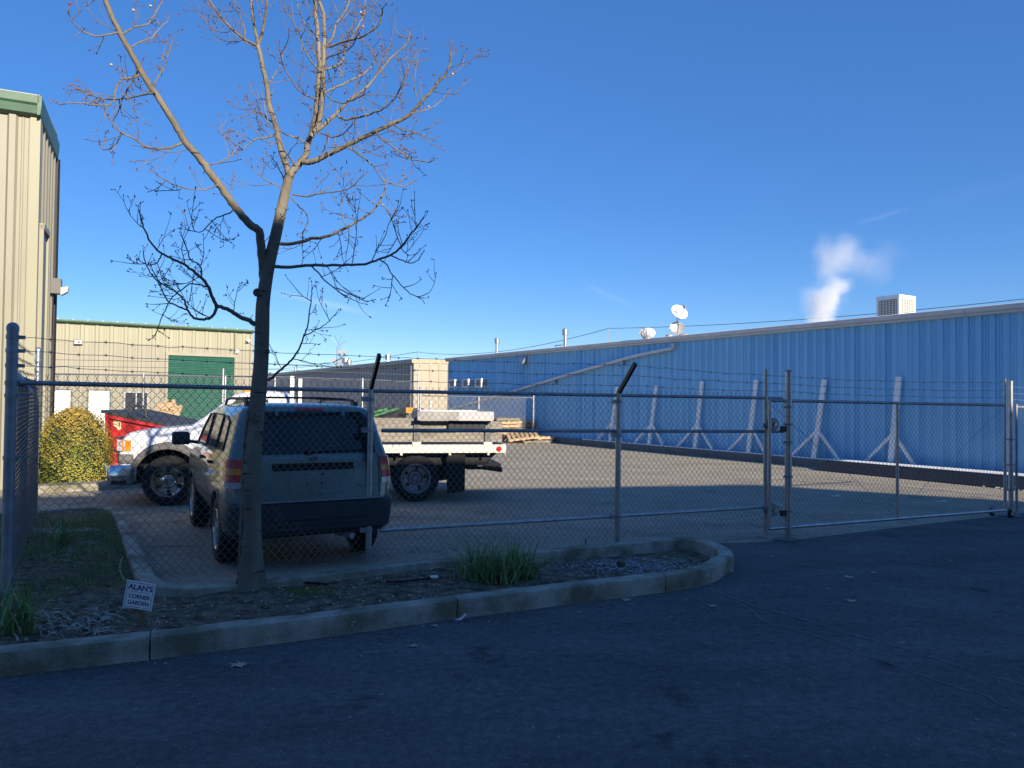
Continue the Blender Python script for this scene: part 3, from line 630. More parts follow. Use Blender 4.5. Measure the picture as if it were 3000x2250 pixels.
# -- far grey building with sunlit cream end
gc = P(1212,1100,53); gc.z = 0; gl = 46; HG = P(1212,1064,53).z
gg = thing('grey_warehouse', gc, 'long low grey ribbed warehouse with a cream end wall beyond the yard fence', 'warehouse')
b = MB(); corr(b, gc, dW, nW, gl, 0, HG, .6, .06, minor=False); b.build('side_wall', K['greysid'], gg)
b = MB(); corr(b, gc, -nW, -dW, 12, 0, HG, .75, .05, minor=False, ztop=lambda s: HG+s*.02); b.build('end_wall', K['cream'], gg)
b = MB(); b.prism([gc+dW*.05-nW*.05, gc+dW*gl-nW*.05, gc+dW*gl-nW*14, gc+dW*.05-nW*14], (0,0,HG-.05)); b.build('wall_core', K['greysid'], gg)
b = MB(); b.prism([gc+nW*.2+Z*HG, gc+nW*.2+Z*(HG+.28), gc-nW*.0+Z*(HG+.32), gc+Z*HG], dW*gl); b.build('fascia', K['greysid'], gg)
b = MB(); b.prism([gc-dW*.12+nW*.2+Z*(HG+.02), gc-dW*.12+nW*.2+Z*(HG+.26), gc-nW*12-dW*.12+Z*(HG+.55), gc-nW*12-dW*.12+Z*(HG+.26)], dW*.12); b.build('end_trim', K['pallet'], gg)
for x, yt, r, lab in ((1013,1050,.26,'wide white flue on the grey warehouse roof beside the lattice tower'),(1023,1054,.14,'thin dark flue right of the wide white flue on the grey roof'),(1136,1039,.16,'tall white capped flue on the grey roof near its cream end'),(866,1075,.10,'small distant flue at the far end of the grey roof')):
    q = PL(x, 1080, gc-nW*1.5, nW); tz = PL(x,yt,gc-nW*1.5,nW).z; s_ = thing('roof_flue', (q.x,q.y,HG), lab, 'flue', 'flues on the grey warehouse roof')
    MB().tube([(q.x,q.y,HG+.1),(q.x,q.y,tz-.1)], r, 10).build('pipe', K['white' if r != .14 else 'galvd'], s_, smooth=40); MB().lathe((q.x,q.y,tz-.4), Z, [(0,r),(0,r*1.5),(.4,r*1.5),(.4,0)], 10).build('cap', K['galv'], s_)
# lattice tower
tp = P(990,1080,150); tz = P(990,1000,150).z; tw = thing('lattice_tower', (tp.x,tp.y,0), 'distant thin lattice radio tower with dish panels against the sky', 'radio tower')
b = MB(); c3 = [Vector((tp.x+.45*math.cos(a),tp.y+.45*math.sin(a),0)) for a in (.3,2.4,4.5)]
for c in c3: b.tube([c, c+Z*(tz-1)], .045, 4)
for i in range(14):
    for k in range(3): b.tube([c3[k]+Z*(tz-1)*i/14, c3[(k+1)%3]+Z*(tz-1)*(i+1)/14], .025, 3)
b.build('lattice', K['galvd'], tw)
b = MB(); q = Vector((tp.x,tp.y,tz-1))
for k in range(7): 
    a = k*.9; b.tube([q+Z*.2*k*.3, q+Z*(.6+.2*k)+Vector((1.6*math.cos(a),1.6*math.sin(a),.5))], .03, 3)
b.build('antennas', K['galvd'], tw)
b = MB()
for xx, yy, w_, h_ in ((1001,1031,1.9,1.6),(1000,1065,1.7,1.3),(979,1056,1.2,1.6)):
    q = P(xx,yy,150); b.box(q, (w_,.2,h_*.28)); b.box(q+Z*.35, (w_,.2,.12)); b.box(q-Z*.35, (w_,.2,.12))
b.build('panels', K['greyroof'], tw)
# utility poles and wires
def upole(x, ytop, Y, lab, arm=1.0):
    q = P(x, ytop, Y); r = thing('utility_pole', (q.x,q.y,0), lab, 'utility pole', 'utility poles beyond the buildings')
    MB().tube([(q.x,q.y,0),(q.x,q.y,q.z-1.6)], .14, 8).build('pole', K['polewood'], r); MB().tube([(q.x,q.y,q.z-1.7),(q.x,q.y,q.z)], .03, 5).build('spike', K['galvd'], r)
    MB().bar(Vector((q.x-arm,q.y,q.z-2.0)), Vector((q.x+arm,q.y,q.z-2.0)), .1, .1).build('crossarm', K['polewood'], r); return q
def upole_low(*a, **k): return upole(*a, **k)
u1 = upole(1222,1031,95,'distant utility pole above the cream end of the grey warehouse'); u2 = upole(1783,962,60,'nearer utility pole rising behind the middle of the blue roof', .8)
def cable(a, c, sag, r, lab):
    pts = [a.lerp(c,i/24)-Z*sag*4*(i/24)*(1-i/24) for i in range(25)]; tag(MB().tube(pts, r, 4).build('power_cable', K['black'], at=a), lab, 'power cable', 'cables strung between the utility poles')
cable(u1,u2,1.0,.022,'power cable sagging between the two utility poles')
u3 = P(3350,835,38); cable(u2,u3,.45,.018,'power cable running right over the blue roof behind the cooler')
cable(u1,P(700,1080,170),.8,.03,'power cable running left from the distant pole'); cable(u1-Z*2,u2-Z*2,1.0,.018,'lower line of the pair strung between the two utility poles')
# far treeline behind
b = MB(); rg = random.Random(8)
for i in range(60):
    x = rg.uniform(600,850); q = P(x,1150,160); hh = rg.uniform(3.5,7)*(1 if x < 780 else .8)
    for k in range(26):
        c = Vector((q.x+rg.gauss(0,2), q.y+rg.gauss(0,2), rg.uniform(.3,hh))); d = Vector((rg.gauss(0,1),rg.gauss(0,1),rg.gauss(0,1))).normalized()*.7; e = d.cross(Vector((.3,.2,1))).normalized()*.5; b.add([c-d,c+e,c+d,c-e],[(0,1,2,3)])
tag(b.build('distant_trees', K['boxdark']), 'distant dark tree line between the tan workshop and the grey warehouse', 'trees', kind='stuff')
# ---------------------------------------------------------------- steam
def steam():
    Y = 48; blobs = [(2405,935,42,2.2),(2420,890,50,1.8),(2450,845,46,1.6),(2400,880,68,.6),(2425,790,52,.42),(2465,760,66,.5),(2420,735,56,.34),(2520,770,60,.20),(2570,785,64,.16),(2605,745,60,.05),(2480,722,54,.28)]
    bl = [(P(x,y,Y), r*Y/2200, s) for x,y,r,s in blobs]
    lo = Vector((min(c.x-r for c,r,s in bl), Y-2.2, bl[0][0].z-.8)); hi = Vector((max(c.x+r for c,r,s in bl), Y+2.2, max(c.z+r for c,r,s in bl)))
    ctr = Vector(((lo.x+hi.x)/2,(lo.y+hi.y)/2,lo.z)); b = MB().bb(lo.x,hi.x,lo.y,hi.y,lo.z,hi.z)
    m = bpy.data.materials.new('steam'); m.use_nodes = True; N = m.node_tree.nodes; L = m.node_tree.links; N.remove(N['Principled BSDF'])
    out = N['Material Output']; v = N.new('ShaderNodeVolumePrincipled'); v.inputs['Color'].default_value = (.97,.97,.98,1); v.inputs['Anisotropy'].default_value = -.35; L.new(v.outputs[0], out.inputs['Volume'])
    tc = N.new('ShaderNodeTexCoord'); ns = N.new('ShaderNodeTexNoise'); ns.inputs['Scale'].default_value = .9; ns.inputs['Detail'].default_value = 5; L.new(tc.outputs['Object'], ns.inputs['Vector'])
    sb_ = N.new('ShaderNodeVectorMath'); sb_.operation = 'SUBTRACT'; L.new(ns.outputs['Color'], sb_.inputs[0]); sb_.inputs[1].default_value = (.5,.5,.5)
    sc_ = N.new('ShaderNodeVectorMath'); sc_.operation = 'SCALE'; sc_.inputs['Scale'].default_value = 1.7; L.new(sb_.outputs[0], sc_.inputs[0])
    ad = N.new('ShaderNodeVectorMath'); ad.operation = 'ADD'; L.new(tc.outputs['Object'], ad.inputs[0]); L.new(sc_.outputs[0], ad.inputs[1]); acc = None
    for c, r, s in bl:
        ds = N.new('ShaderNodeVectorMath'); ds.operation = 'DISTANCE'; L.new(ad.outputs[0], ds.inputs[0]); ds.inputs[1].default_value = c-ctr
        mr = N.new('ShaderNodeMapRange'); mr.interpolation_type = 'SMOOTHERSTEP'; mr.inputs['From Min'].default_value = 0; mr.inputs['From Max'].default_value = r*1.15; mr.inputs['To Min'].default_value = s*.62; mr.inputs['To Max'].default_value = 0
        L.new(ds.outputs['Value'], mr.inputs['Value'])
        if acc is None: acc = mr.outputs[0]
        else:
            q = N.new('ShaderNodeMath'); q.operation = 'ADD'; L.new(acc, q.inputs[0]); L.new(mr.outputs[0], q.inputs[1]); acc = q.outputs[0]
    L.new(acc, v.inputs['Density'])
    tag(b.build('steam', m, at=ctr), 'white steam plume drifting up behind the blue roof left of the cooler', 'steam', kind='stuff')
steam()
# ---------------------------------------------------------------- chain link fences
def chain(b, p0, p1, z0, z1, wd=.072, hg=.085, r=.0021, skew=None):
    d = p1-p0; l = d.length; d.normalize(); nn = Vector((-d.y,d.x,0)); n = int(l/(wd/2)); rows = int((z1-z0)/(hg/2))
    for i in range(n):
        pts = []; xa = i*wd/2; xb = xa+wd/2
        for k in range(rows+1):
            side = (k+i)%2; x = xb if side else xa; z = z0+k*hg/2; o_ = nn*(.004 if side else -.004)
            pts.append(p0+d*x+o_+Z*(z-hg*.07)); pts.append(p0+d*x+o_+Z*(z+hg*.07))
        x = xb if (rows+i)%2 else xa; bx = .012*(1 if i%2 else -1)
        pts.append(p0+d*(x+bx)+Z*(z0+rows*hg/2+.035)); b.tube(pts, r, 3, cap=False)
def chain_far(b, p0, p1, z0, z1, wd=.12, r=.004):
    d = p1-p0; l = d.length; d.normalize(); h = z1-z0; n = int(l/wd)
    for sg in (1,-1):
        for i in range(-int(h/wd)-1, n+int(h/wd)+1):
            x0 = i*wd; xa, xb = x0, x0+sg*h; za, zb = z0, z1
            ts = []
            lo, hi = 0., 1.
            for (bound, s_) in ((0,1),(l,-1)):
                fa = (xa-bound)*s_; fb = (xb-bound)*s_
                if fa < 0 and fb < 0: lo = 2
                elif fa < 0: lo = max(lo, fa/(fa-fb))
                elif fb < 0: hi = min(hi, fa/(fa-fb))
            if lo < hi: b.tube([p0+d*(xa+(xb-xa)*lo)+Z*(za+(zb-za)*lo), p0+d*(xa+(xb-xa)*hi)+Z*(za+(zb-za)*hi)], r, 3, cap=False)
def barbed(pts, seed, sag=.012, r=.0026):
    rg = random.Random(seed); b = MB(); path = []
    for a, c in zip(pts, pts[1:]):
        k = max(3,int((c-a).length/.1))
        for i in range(k): 
            f_ = i/k; path.append(a.lerp(c,f_)-Z*sag*4*f_*(1-f_)+Z*(rg.gauss(0,.0035) if i else 0))
    path.append(pts[-1]); b.tube(path, r, 5)
    for i in range(1,len(path)-1):
        if i%2 == 0:
            d = (path[i+1]-path[i]).normalized(); q = path[i]; u = Z*.02; s_ = d.cross(Z)*.02
            b.tube([q-d*.01,q+d*.01], r*2.2, 5); b.tube([q-u+s_*.3,q+u-s_*.3], .0016, 3); b.tube([q-u*.5-s_+d*.008,q+u*.5+s_+d*.008], .0016, 3)
    return b
LP = G(18,1745,.1); LP.z = 0; s2, s3 = 3.0, 5.26
def FP(s): return FA+FD*s
P2 = FP(s2); P3 = FP(s3)
ff = thing('chain_link_fence', FA, 'galvanised chain link fence topped with three barbed wires running across the foreground planter', 'fence')
def post(root, q, z0, z1, r, m='galv', dome=False, name='post'):
    b = MB().tube([Vector((q.x,q.y,z0)), Vector((q.x,q.y,z1))], r, 14); p_ = b.build(name, K[m], root, smooth=40)
    b = MB()
    if dome: b.lathe((q.x,q.y,z1-.02), Z, [(0,r*1.08),(.03,r*1.08),(.05,r*.9),(.065,r*.5),(.07,0)], 14)
    else: b.lathe((q.x,q.y,z1-.015), Z, [(0,r*1.1),(.02,r*1.1),(.03,0)], 14)
    b.build('cap', K[m], p_, smooth=40); return p_
def clamp(root, q, z, r, out, m='galv'):
    b = MB().lathe((q.x,q.y,z-.016), Z, [(0,r),(0,r*1.13),(.032,r*1.13),(.032,r)], 14); b.box(Vector((q.x,q.y,z))+out*r*1.5, (.05,.012,.03), (out.normalized(), out.cross(Z).normalized(), Z)); b.build('band', K[m], root, smooth=40)
lp = post(ff, LP, 0, 2.24, .042, 'galvd', True)
LD = (FA-LP).normalized(); nF = Vector((.4,-.917,0)).normalized()
for z_ in (2.17,2.06,1.94,1.80,1.70,1.20,.62,.25): clamp(lp, LP, z_, .042, LD, 'galvd')
for q in (FA, P2): post(ff, q, 0, 1.80, .033)
post(ff, P3, 0, 2.14, .028)
# rails
MB().tube([LP+Z*1.803+LD*.05, FA+Z*1.785], .021, 10).build('top_rail', K['galvd'], ff, smooth=40)
MB().tube([FA+Z*1.785, P3+Z*1.768+FD*.28], .021, 10).build('top_rail', K['galvd'], ff, smooth=40)
def onF(x, y, o=0.0): return PL(x, y, FA+nF*o, nF)
MB().tube([onF(1118,1261,-.03), onF(2296,1264,-.03)], .021, 10).build('middle_rail', K['galvd'], ff, smooth=40)
MB().tube([onF(1112,1554,-.02), onF(2290,1482,-.02)], .021, 10).build('bottom_rail', K['galv'], ff, smooth=40)
for q, z_ in ((FA,1.38),(FA,.35),(P2,1.30),(P2,.33),(FA,1.70),(P2,1.70)):
    b = MB().lathe((q.x,q.y,z_-.02), Z, [(0,.033),(0,.041),(.035,.041),(.035,.033)], 14); b.box(Vector((q.x,q.y,z_))-FD*.06, (.07,.05,.05), (FD,nF,Z)); b.build('bracket', K['galvd'], ff)
b = MB(); chain(b, LP+LD*.06-nF*.03, FA-nF*.03, .10, 1.86, r=.0023); b.build('wire_mesh', K['wire'], ff)
b = MB(); chain(b, FA-nF*.03, P3-nF*.03+FD*.1, .06, 1.84, r=.0023); b.build('wire_mesh', K['wire'], ff)
# arms
arms = {}
for q, nm in ((FA,'a'),(P2,'b')):
    top = q+nF*.36+Z*2.14; arms[nm] = top; b = MB().bar(q+Z*1.80, top, .035, .05, up=nF); b.build('support_arm', K['blackmetal'], ff)
def wires(root, lists, seed):
    for i, pts in enumerate(lists): barbed(pts, seed+i).build('barbed_wire', K['galvd'], root)
def ap(q, f_): return (q+Z*1.80).lerp(q+nF*.36+Z*2.14, f_)
LA = P(2309,1103,9.42); 
GP = G(2309,1580); GP.z = 0
wl_ = []
for k, (zL, f_, y3) in enumerate(((2.17,.95,1103),(2.06,.62,1125),(1.94,.28,1147))):
    z3 = P(2309,y3,GP.y).z; wl_.append([LP+Z*zL+LD*.06, ap(FA,f_), ap(P2,f_), GP+Z*z3])
wires(ff, wl_, 20)
# side run going back on the left
sp = [LP, G(66,1600,.1), G(100,1535,.1)]
for q in sp: q.z = 0
sf = thing('side_fence', sp[1], 'short chain link fence run going back from the left corner post beside the tan building', 'fence')
post(sf, sp[1], 0, 1.80, .03, 'galvd'); post(sf, sp[2], 0, 2.26, .034, 'galv', True)
sdir = (sp[2]-sp[0]).normalized()
for a, c in ((sp[0],sp[1]),(sp[1],sp[2])):
    MB().tube([a+Z*1.79+sdir*.04, c+Z*1.79], .02, 8).build('top_rail', K['galvd'], sf, smooth=40)
    b = MB(); chain(b, a+Vector((.03,0,0)), c+Vector((.03,0,0)), .1, 1.86); b.build('wire_mesh', K['wire'], sf)
wires(sf, [[sp[0]+Z*z_, sp[2]+Z*(z_+.03)] for z_ in (2.15,2.03,1.92)], 40)
for k in range(3): clamp(sf, sp[2], 2.14-k*.12, .034, -sdir)
q = sp[0]+Z*1.86+sdir*.1; b = MB().prism([q+Vector((.02,0,0)), q+Vector((.10,0,-.10)), q+Vector((.16,0,-.13)), q+Vector((.10,0,-.05)), q+Vector((.04,0,.03))], (0,.03,0)); tag(b.build('torn_plastic', K['paper'], at=q), 'torn white plastic scrap snagged on the corner post wires', 'plastic scrap')
# roller post hardware
for yy in (1243,1493):
    q = P(2262,yy,P3.y-.08); ro = thing('gate_roller', q, ('upper' if yy < 1300 else 'lower')+' round grey gate roller clamped beside the thin post', 'gate roller', 'rollers on the gate post')
    MB().lathe(q-nF*.03, nF, [(0,.03),(0,.075),(.02,.085),(.03,.06),(.05,.06),(.06,.085),(.08,.075),(.08,.03)], 20).build('wheel', K['galvd'], ro, smooth=40)
    MB().lathe(q-nF*.04, nF, [(0,.0),(0,.026),(.11,.026),(.11,0)], 12).build('hub', K['galv'], ro); MB().box(q+Vector((-.05,.03,-.02)), (.12,.03,.06)).build('bracket', K['galvd'], ro)
# latch post
gp = thing('gate_latch_post', GP, 'thick galvanised gate post standing in front of the sliding gate', 'post'); pz = P(2309,1087,GP.y).z
MB().tube([GP, GP+Z*pz], .043, 16).build('pipe', K['galv'], gp, smooth=40); MB().lathe(GP+Z*(pz-.01), Z, [(0,.046),(.02,.046),(.03,0)], 14).build('cap', K['galvd'], gp)
for z_ in (1.42,1.20,.77,.34,1.64): b = MB().lathe(GP+Z*z_, Z, [(0,.043),(0,.052),(.03,.052),(.03,.043)], 14); b.box(GP+Z*(z_+.015)-FD*.06, (.05,.012,.02), (FD,nF,Z)); b.build('band', K['galvd'], gp, smooth=40)
for z_ in (1.38,.33): MB().box(GP+Z*z_-FD*.085, (.07,.04,.07), (FD,nF,Z)).build('catch', K['blackmetal'], gp)
# sliding gate
g0 = G(2254,1551,.14); g1 = G(2945,1494,.15); gD = Vector((g1.x-g0.x,g1.y-g0.y,0)); gL = gD.length; gD.normalize(); gN = Vector((gD.y,-gD.x,0)); g0z = Vector((g0.x,g0.y,0)); g1z = Vector((g1.x,g1.y,0))
sg = thing('sliding_gate', g0z, 'long chain link sliding gate on small wheels closing the right side of the yard', 'gate')
zt0, zt1 = P(2254,1173,g0.y).z, P(2945,1187,g1.y).z
MB().tube([g0z+Z*.15, g1z+Z*.15], .024, 10).build('bottom_rail', K['galv'], sg, smooth=40)
MB().tube([g0z+Z*zt0, g1z+Z*zt1], .021, 10).build('top_rail', K['galvd'], sg, smooth=40)
gm = PL(2629,1400,g0z,gN); gm.z = 0; gs = (gm-g0z).dot(gD)
for s_, zz in ((0,zt0),(gs,zt0),(gL,2.10),(.32,zt0)):
    q = g0z+gD*s_; MB().tube([q+Z*.15, q+Z*zz], .020 if s_ != gL else .024, 10).build('upright', K['galv'], sg, smooth=40)
b = MB(); chain(b, g0z-gN*.022, g1z-gN*.022, .13, 1.735, r=.0022); b.build('wire_mesh', K['wire'], sg)
b = MB()
for a, c in (((0.05,1.68),(gs-.03,.2)),((gs+.03,.2),(gL-.03,1.66))): b.tube([g0z+gD*a[0]+Z*a[1]+gN*-.03, g0z+gD*c[0]+Z*c[1]-gN*.03], .0028, 5)
b.build('truss_rod', K['galvd'], sg)
wires(sg, [[g0z+gD*.3+Z*(P(2309,y0,GP.y).z), g0z+gD*gs*1.0+Z*(P(2629,ym,gm.y).z), g1z+Z*P(2945,y1,g1.y).z] for y0,ym,y1 in ((1103,1117,1120),(1125,1140,1144),(1147,1160,1164))], 60)
for x_, y_, r_ in ((2907,1500,.062),(2962,1506,.068)):
    q = G(x_, y_+11, 0); q.z = r_; o_ = MB().lathe(q-gN*.022, gN, [(0,.02),(0,r_*.75),(.008,r_),(.036,r_),(.044,r_*.75),(.044,.02)], 20).build('wheel', K['black'], sg, smooth=40)
    MB().lathe(q-gN*.026, gN, [(0,0),(0,r_*.45),(.052,r_*.45),(.052,0)], 12).build('rim', K['galv'], o_); MB().box(q+Z*.06, (.05,.08,.08), (gD,gN,Z)).build('fork', K['galvd'], o_)
# end post and fence beyond
ep = G(2962,1503); ep.z = 0; rf_ = thing('right_fence', ep, 'chain link fence run starting right of the sliding gate at the picture edge', 'fence')
post(rf_, ep, 0, P(2962,1117,ep.y).z, .036); e2 = ep+gD*2.2+Vector((0,.1,0)); e0_ = ep+gD*.14
post(rf_, e0_, 0, 1.72, .02, 'galvd'); post(rf_, e2, 0, 1.9, .03)
MB().tube([e0_+Z*1.68, e2+Z*1.68], .02, 8).build('top_rail', K['galvd'], rf_, smooth=40)
b = MB(); chain(b, e0_, e2, .08, 1.72); b.build('wire_mesh', K['wire'], rf_)
wires(rf_, [[ep+Z*z_, e2+Z*z_] for z_ in (2.0,1.9,1.8)], 80)
for z_ in (1.15,.75,.35): b = MB().lathe(ep+Z*z_, Z, [(0,.036),(0,.044),(.03,.044),(.03,.036)], 12); b.box(ep+Z*(z_+.015), (.2,.02,.025), (gD,gN,Z)); b.build('band', K['galvd'], rf_)
# back yard fence (high)
bf = thing('back_yard_fence', P(653,1150,25), 'tall pale chain link fence at the back of the yard before the workshops', 'fence')
f0, f1, f2 = P(120,1095,23.6), P(780,1104,25), P(1228,1118,29.2)
zf = [f0.z,f1.z,f2.z]; f0, f1, f2 = [Vector((a.x,a.y,0)) for a in (f0,f1,f2)]
for a, c, za, zc in ((f0,f1,zf[0],zf[1]),(f1,f2,zf[1],zf[2])):
    MB().tube([a+Z*za, c+Z*zc], .03, 6).build('top_rail', K['galv'], bf)
    b = MB(); chain_far(b, a, c, .1, min(za,zc), .11, .0035); b.build('wire_mesh', K['galv'], bf)
nFb = Vector(((f1-f0).y,-(f1-f0).x,0)).normalized(); nFc = Vector(((f2-f1).y,-(f2-f1).x,0)).normalized()
for x, yt, seg_ in ((420,1095,0),(653,1080,0),(660,1100,0),(805,1106,1),(1062,1108,1),(1226,1080,1)):
    q = PL(x, 1160, f0 if not seg_ else f1, nFb if not seg_ else nFc); zz = P(x,yt,q.y).z; MB().tube([(q.x,q.y,0),(q.x,q.y,zz)], .035, 8).build('post', K['galv'], bf, smooth=40)
b = MB()
for dz_ in (.25,.45): b.tube([f1+Z*(zf[1]+dz_), f2+Z*(zf[2]+dz_)], .008, 4); b.tube([f0+Z*(zf[0]+dz_), f1+Z*(zf[1]+dz_)], .008, 4)
b.build('top_wire', K['galv'], bf)
# lower far fence by the pallets
h0, h1 = P(1232,1159,30.2), P(1563,1166,31.5); zh = (h0.z,h1.z); h0.z = h1.z = 0
lf_ = thing('low_yard_fence', h0, 'low chain link fence section between the flatbed truck and the blue wall', 'fence')
MB().tube([h0+Z*zh[0], h1+Z*zh[1]], .028, 6).build('top_rail', K['galv'], lf_); b = MB(); chain_far(b, h0, h0.lerp(h1,.93), .1, zh[0], .11, .0035); b.build('wire_mesh', K['galv'], lf_)
for f_, e in ((0,.35),(.505,0),(1,.15)):
    q = h0.lerp(h1,f_); MB().tube([q, q+Z*(zh[0]+e)], .04, 8).build('post', K['galv'], lf_, smooth=40)
# ---------------------------------------------------------------- cars
def rrect(z, xr, xf, hw, rr_, rf=None, n=5):
    rf = rf or rr_; pts = []
    for cx, cy, a0, r in ((xf-rf, hw-rf,0,rf),(xr+rr_, hw-rr_,90,rr_),(xr+rr_,-hw+rr_,180,rr_),(xf-rf,-hw+rf,270,rf)):
        for k in range(n+1):
            a = R(a0+90*k/n); pts.append(Vector((cx+r*math.cos(a), cy+r*math.sin(a), z)))
    return pts
def loft(b, rings, cap=True):
    n = len(rings[0]); o = len(b.v)
    for r in rings: b.v += r
    for i in range(len(rings)-1):
        for k in range(n):
            k2 = (k+1)%n; b.f.append((o+i*n+k,o+i*n+k2,o+(i+1)*n+k2,o+(i+1)*n+k))
    if cap: b.f.append(tuple(o+k for k in range(n))[::-1]); e = o+(len(rings)-1)*n; b.f.append(tuple(e+k for k in range(n)))
    return b
def cut(o, cutters):
    for cb_ in cutters:
        co = cb_.build('cutter', K['dark']); m = o.modifiers.new('b','BOOLEAN'); m.object = co; m.operation = 'DIFFERENCE'; m.solver = 'EXACT'; m.material_mode = 'TRANSFER'
        bpy.context.view_layer.update(); dg = bpy.context.evaluated_depsgraph_get(); me = bpy.data.meshes.new_from_object(o.evaluated_get(dg)); o.modifiers.clear(); o.data = me
        bpy.data.objects.remove(co)
    o.data.polygons.foreach_set('use_smooth', [True]*len(o.data.polygons)); o.data.set_sharp_from_angle(angle=R(32))
def interp(tab, z):
    for a, c in zip(tab, tab[1:]):
        if a[0] <= z <= c[0]: f_ = (z-a[0])/max(1e-6,c[0]-a[0]); return [p+(q-p)*f_ for p,q in zip(a,c)]
    return list(tab[0] if z < tab[0][0] else tab[-1])
# --- SUV
suvtab = [(.34,.45,4.15,.72,.10,.35),(.44,.30,4.28,.80,.10,.4),(.60,.03,4.36,.87,.18,.4),(.74,.05,4.36,.875,.16,.4),(.95,.07,4.33,.875,.14,.38),(1.03,.085,4.22,.87,.14,.4),(1.10,.10,3.9,.865,.14,.5),(1.15,.11,3.45,.86,.14,.4),(1.20,.125,3.30,.85,.14,.3),
          (1.40,.20,2.98,.80,.15,.25),(1.58,.26,2.70,.755,.15,.22),(1.66,.295,2.52,.72,.15,.2),(1.70,.33,2.38,.675,.15,.2),(1.73,.40,2.2,.59,.15,.2),(1.75,.62,1.9,.42,.15,.15)]
hd = Vector((-.476,.88,0)).normalized(); ra = Vector((-2.33,8.20,0)); ang = math.atan2(hd.y, hd.x)
S = .94; loc = ra-hd*.87*S
suv = thing('parked_suv', loc, 'silver green SUV seen from behind, parked just inside the fence behind the bare tree', 'SUV', rotz=ang, world=False); suv.scale = (S,S,S)
b = MB(); loft(b, [rrect(z,xr,xf,hw,r1,r2) for z,xr,xf,hw,r1,r2 in suvtab]); body = b.build('body', K['carpaint'])
cuts = []
for ax_ in (.87,3.47):
    for sgn_ in (1,-1): cuts.append(MB().lathe((ax_, sgn_*.55, .36), (0,sgn_,0), [(0,0),(0,.42),(.6,.42),(.6,0)], 32))
cut(body, cuts); body.parent = suv
def side_patch(poly, tab, out, sgn_):
    """polygon (x,z) laid on the flank"""
    return [Vector((x, sgn_*(interp(tab,z)[3]+out), z)) for x,z in poly]
def flank(name, poly, m, parent, tab=suvtab, out=.006, th=.012, both=True, sides=(1,-1)):
    for sgn_ in sides:
        b = MB(); zs = sorted(set(z for _,z in poly)); f_ = side_patch(poly, tab, out, sgn_); b.prism(f_, (0,-sgn_*th,0)); b.build(name, K[m], parent)
for sgn_ in (1,-1):
    for poly, nm in ((((.62,1.24),(1.18,1.23),(1.22,1.60),(.98,1.60),(.70,1.55)),'rear_quarter_window'),(((1.25,1.23),(2.05,1.215),(2.08,1.61),(1.30,1.61)),'rear_door_window'),(((2.14,1.215),(3.02,1.21),(2.72,1.47),(2.50,1.60),(2.18,1.61)),'front_door_window')):
        flank(nm, poly, 'sideglass', suv, sides=(sgn_,), out=.004, th=.02)
        fr = MB(); pp_ = side_patch(poly, suvtab, .008, sgn_); fr.tube(pp_+[pp_[0],pp_[1]], .011, 5, cap=False); fr.build('window_seal', K['clad'], suv)
    b = MB()
    for pts in (((1.22,.45),(1.22,1.22)),((2.10,.45),(2.10,1.22)),((3.02,.55),(3.05,1.2))):
        q0, q1 = [Vector((x,sgn_*(interp(suvtab,z)[3]+.001),z)) for x,z in pts]; q0.y = sgn_*.872; b.bar(q0+Z*.15, q1, .006, .006)
    b.build('door_gap', K['dark'], suv)
    for x in (1.42,2.28):
        MB().box((x, sgn_*(.872+.02), 1.06), (.15,.035,.035)).build('door_handle', K['blackmetal'], suv)
    flank('side_moulding', ((1.32,.55),(3.0,.55),(3.0,.68),(1.32,.68)), 'clad', suv, sides=(sgn_,), out=.012, th=.03)
    b = MB(); b.tube([(3.02,sgn_*.86,1.20),(3.0,sgn_*.99,1.22)], .025, 6); mr = b.build('mirror', K['clad'], suv); b = MB()
    loft(b, [rrect(z,2.95+dx,3.08+dx,.11-dd_,.03) for z,dx,dd_ in ((-.085,0,.02),(-.06,-.01,0),(.06,-.01,0),(.085,0,.02))])
    for v in b.v: v.y += sgn_*1.07; v.z += 1.26
    b.build('mirror_housing', K['clad'], mr, smooth=40)
# wheel arch lips
for sgn_ in (1,-1):
    for ax_ in (.87,3.47):
        b = MB(); b.tube([(ax_+.43*math.cos(R(a)), sgn_*.872, .36+.43*math.sin(R(a))) for a in range(-8,189,12)], .02, 6); b.build('wheel_arch_trim', K['clad'], suv, smooth=40)
# rear bumper wrapped
b = MB(); loft(b, [rrect(z,-.0+dx,.60,.885+dw,.17,.04) for z,dx,dw in ((.36,.10,-.06),(.42,.03,-.01),(.56,0,.0),(.70,-.015,.005),(.735,.02,0))]); bu = b.build('rear_bumper', K['clad'], suv, smooth=35)
b = MB(); b.bb(-.022,.03,-.74,.74,.728,.742); b.build('bumper_step', K['galvd'], bu)
b = MB(); b.bb(.015,.04,-.45,.45,.47,.475); b.bb(.0,.04,-.6,.6,.53,.535); b.build('bumper_groove', K['dark'], bu)
def rearx(z, y=0): 
    t = interp(suvtab, z); x = t[1]; e = abs(y)-(t[3]-t[4])
    if e > 0: x += t[4]-math.sqrt(max(0,t[4]**2-e*e))
    return x
def rear_patch(name, ys, zs, m, parent, out=.006, round_top=0):
    b = MB(); ny, nzz = 14, 8; o = len(b.v)
    for j in range(nzz+1):
        z = zs[0]+(zs[1]-zs[0])*j/nzz
        for i in range(ny+1):
            y = ys(z)*(2*i/ny-1) if callable(ys) else ys[0]+(ys[1]-ys[0])*i/ny
            b.v.append(Vector((rearx(z,y)-out, y, z)))
    for j in range(nzz):
        for i in range(ny): q = j*(ny+1)+i; b.f.append((q,q+ny+1,q+ny+2,q+1))
    return b.build(name, K[m], parent, smooth=60)
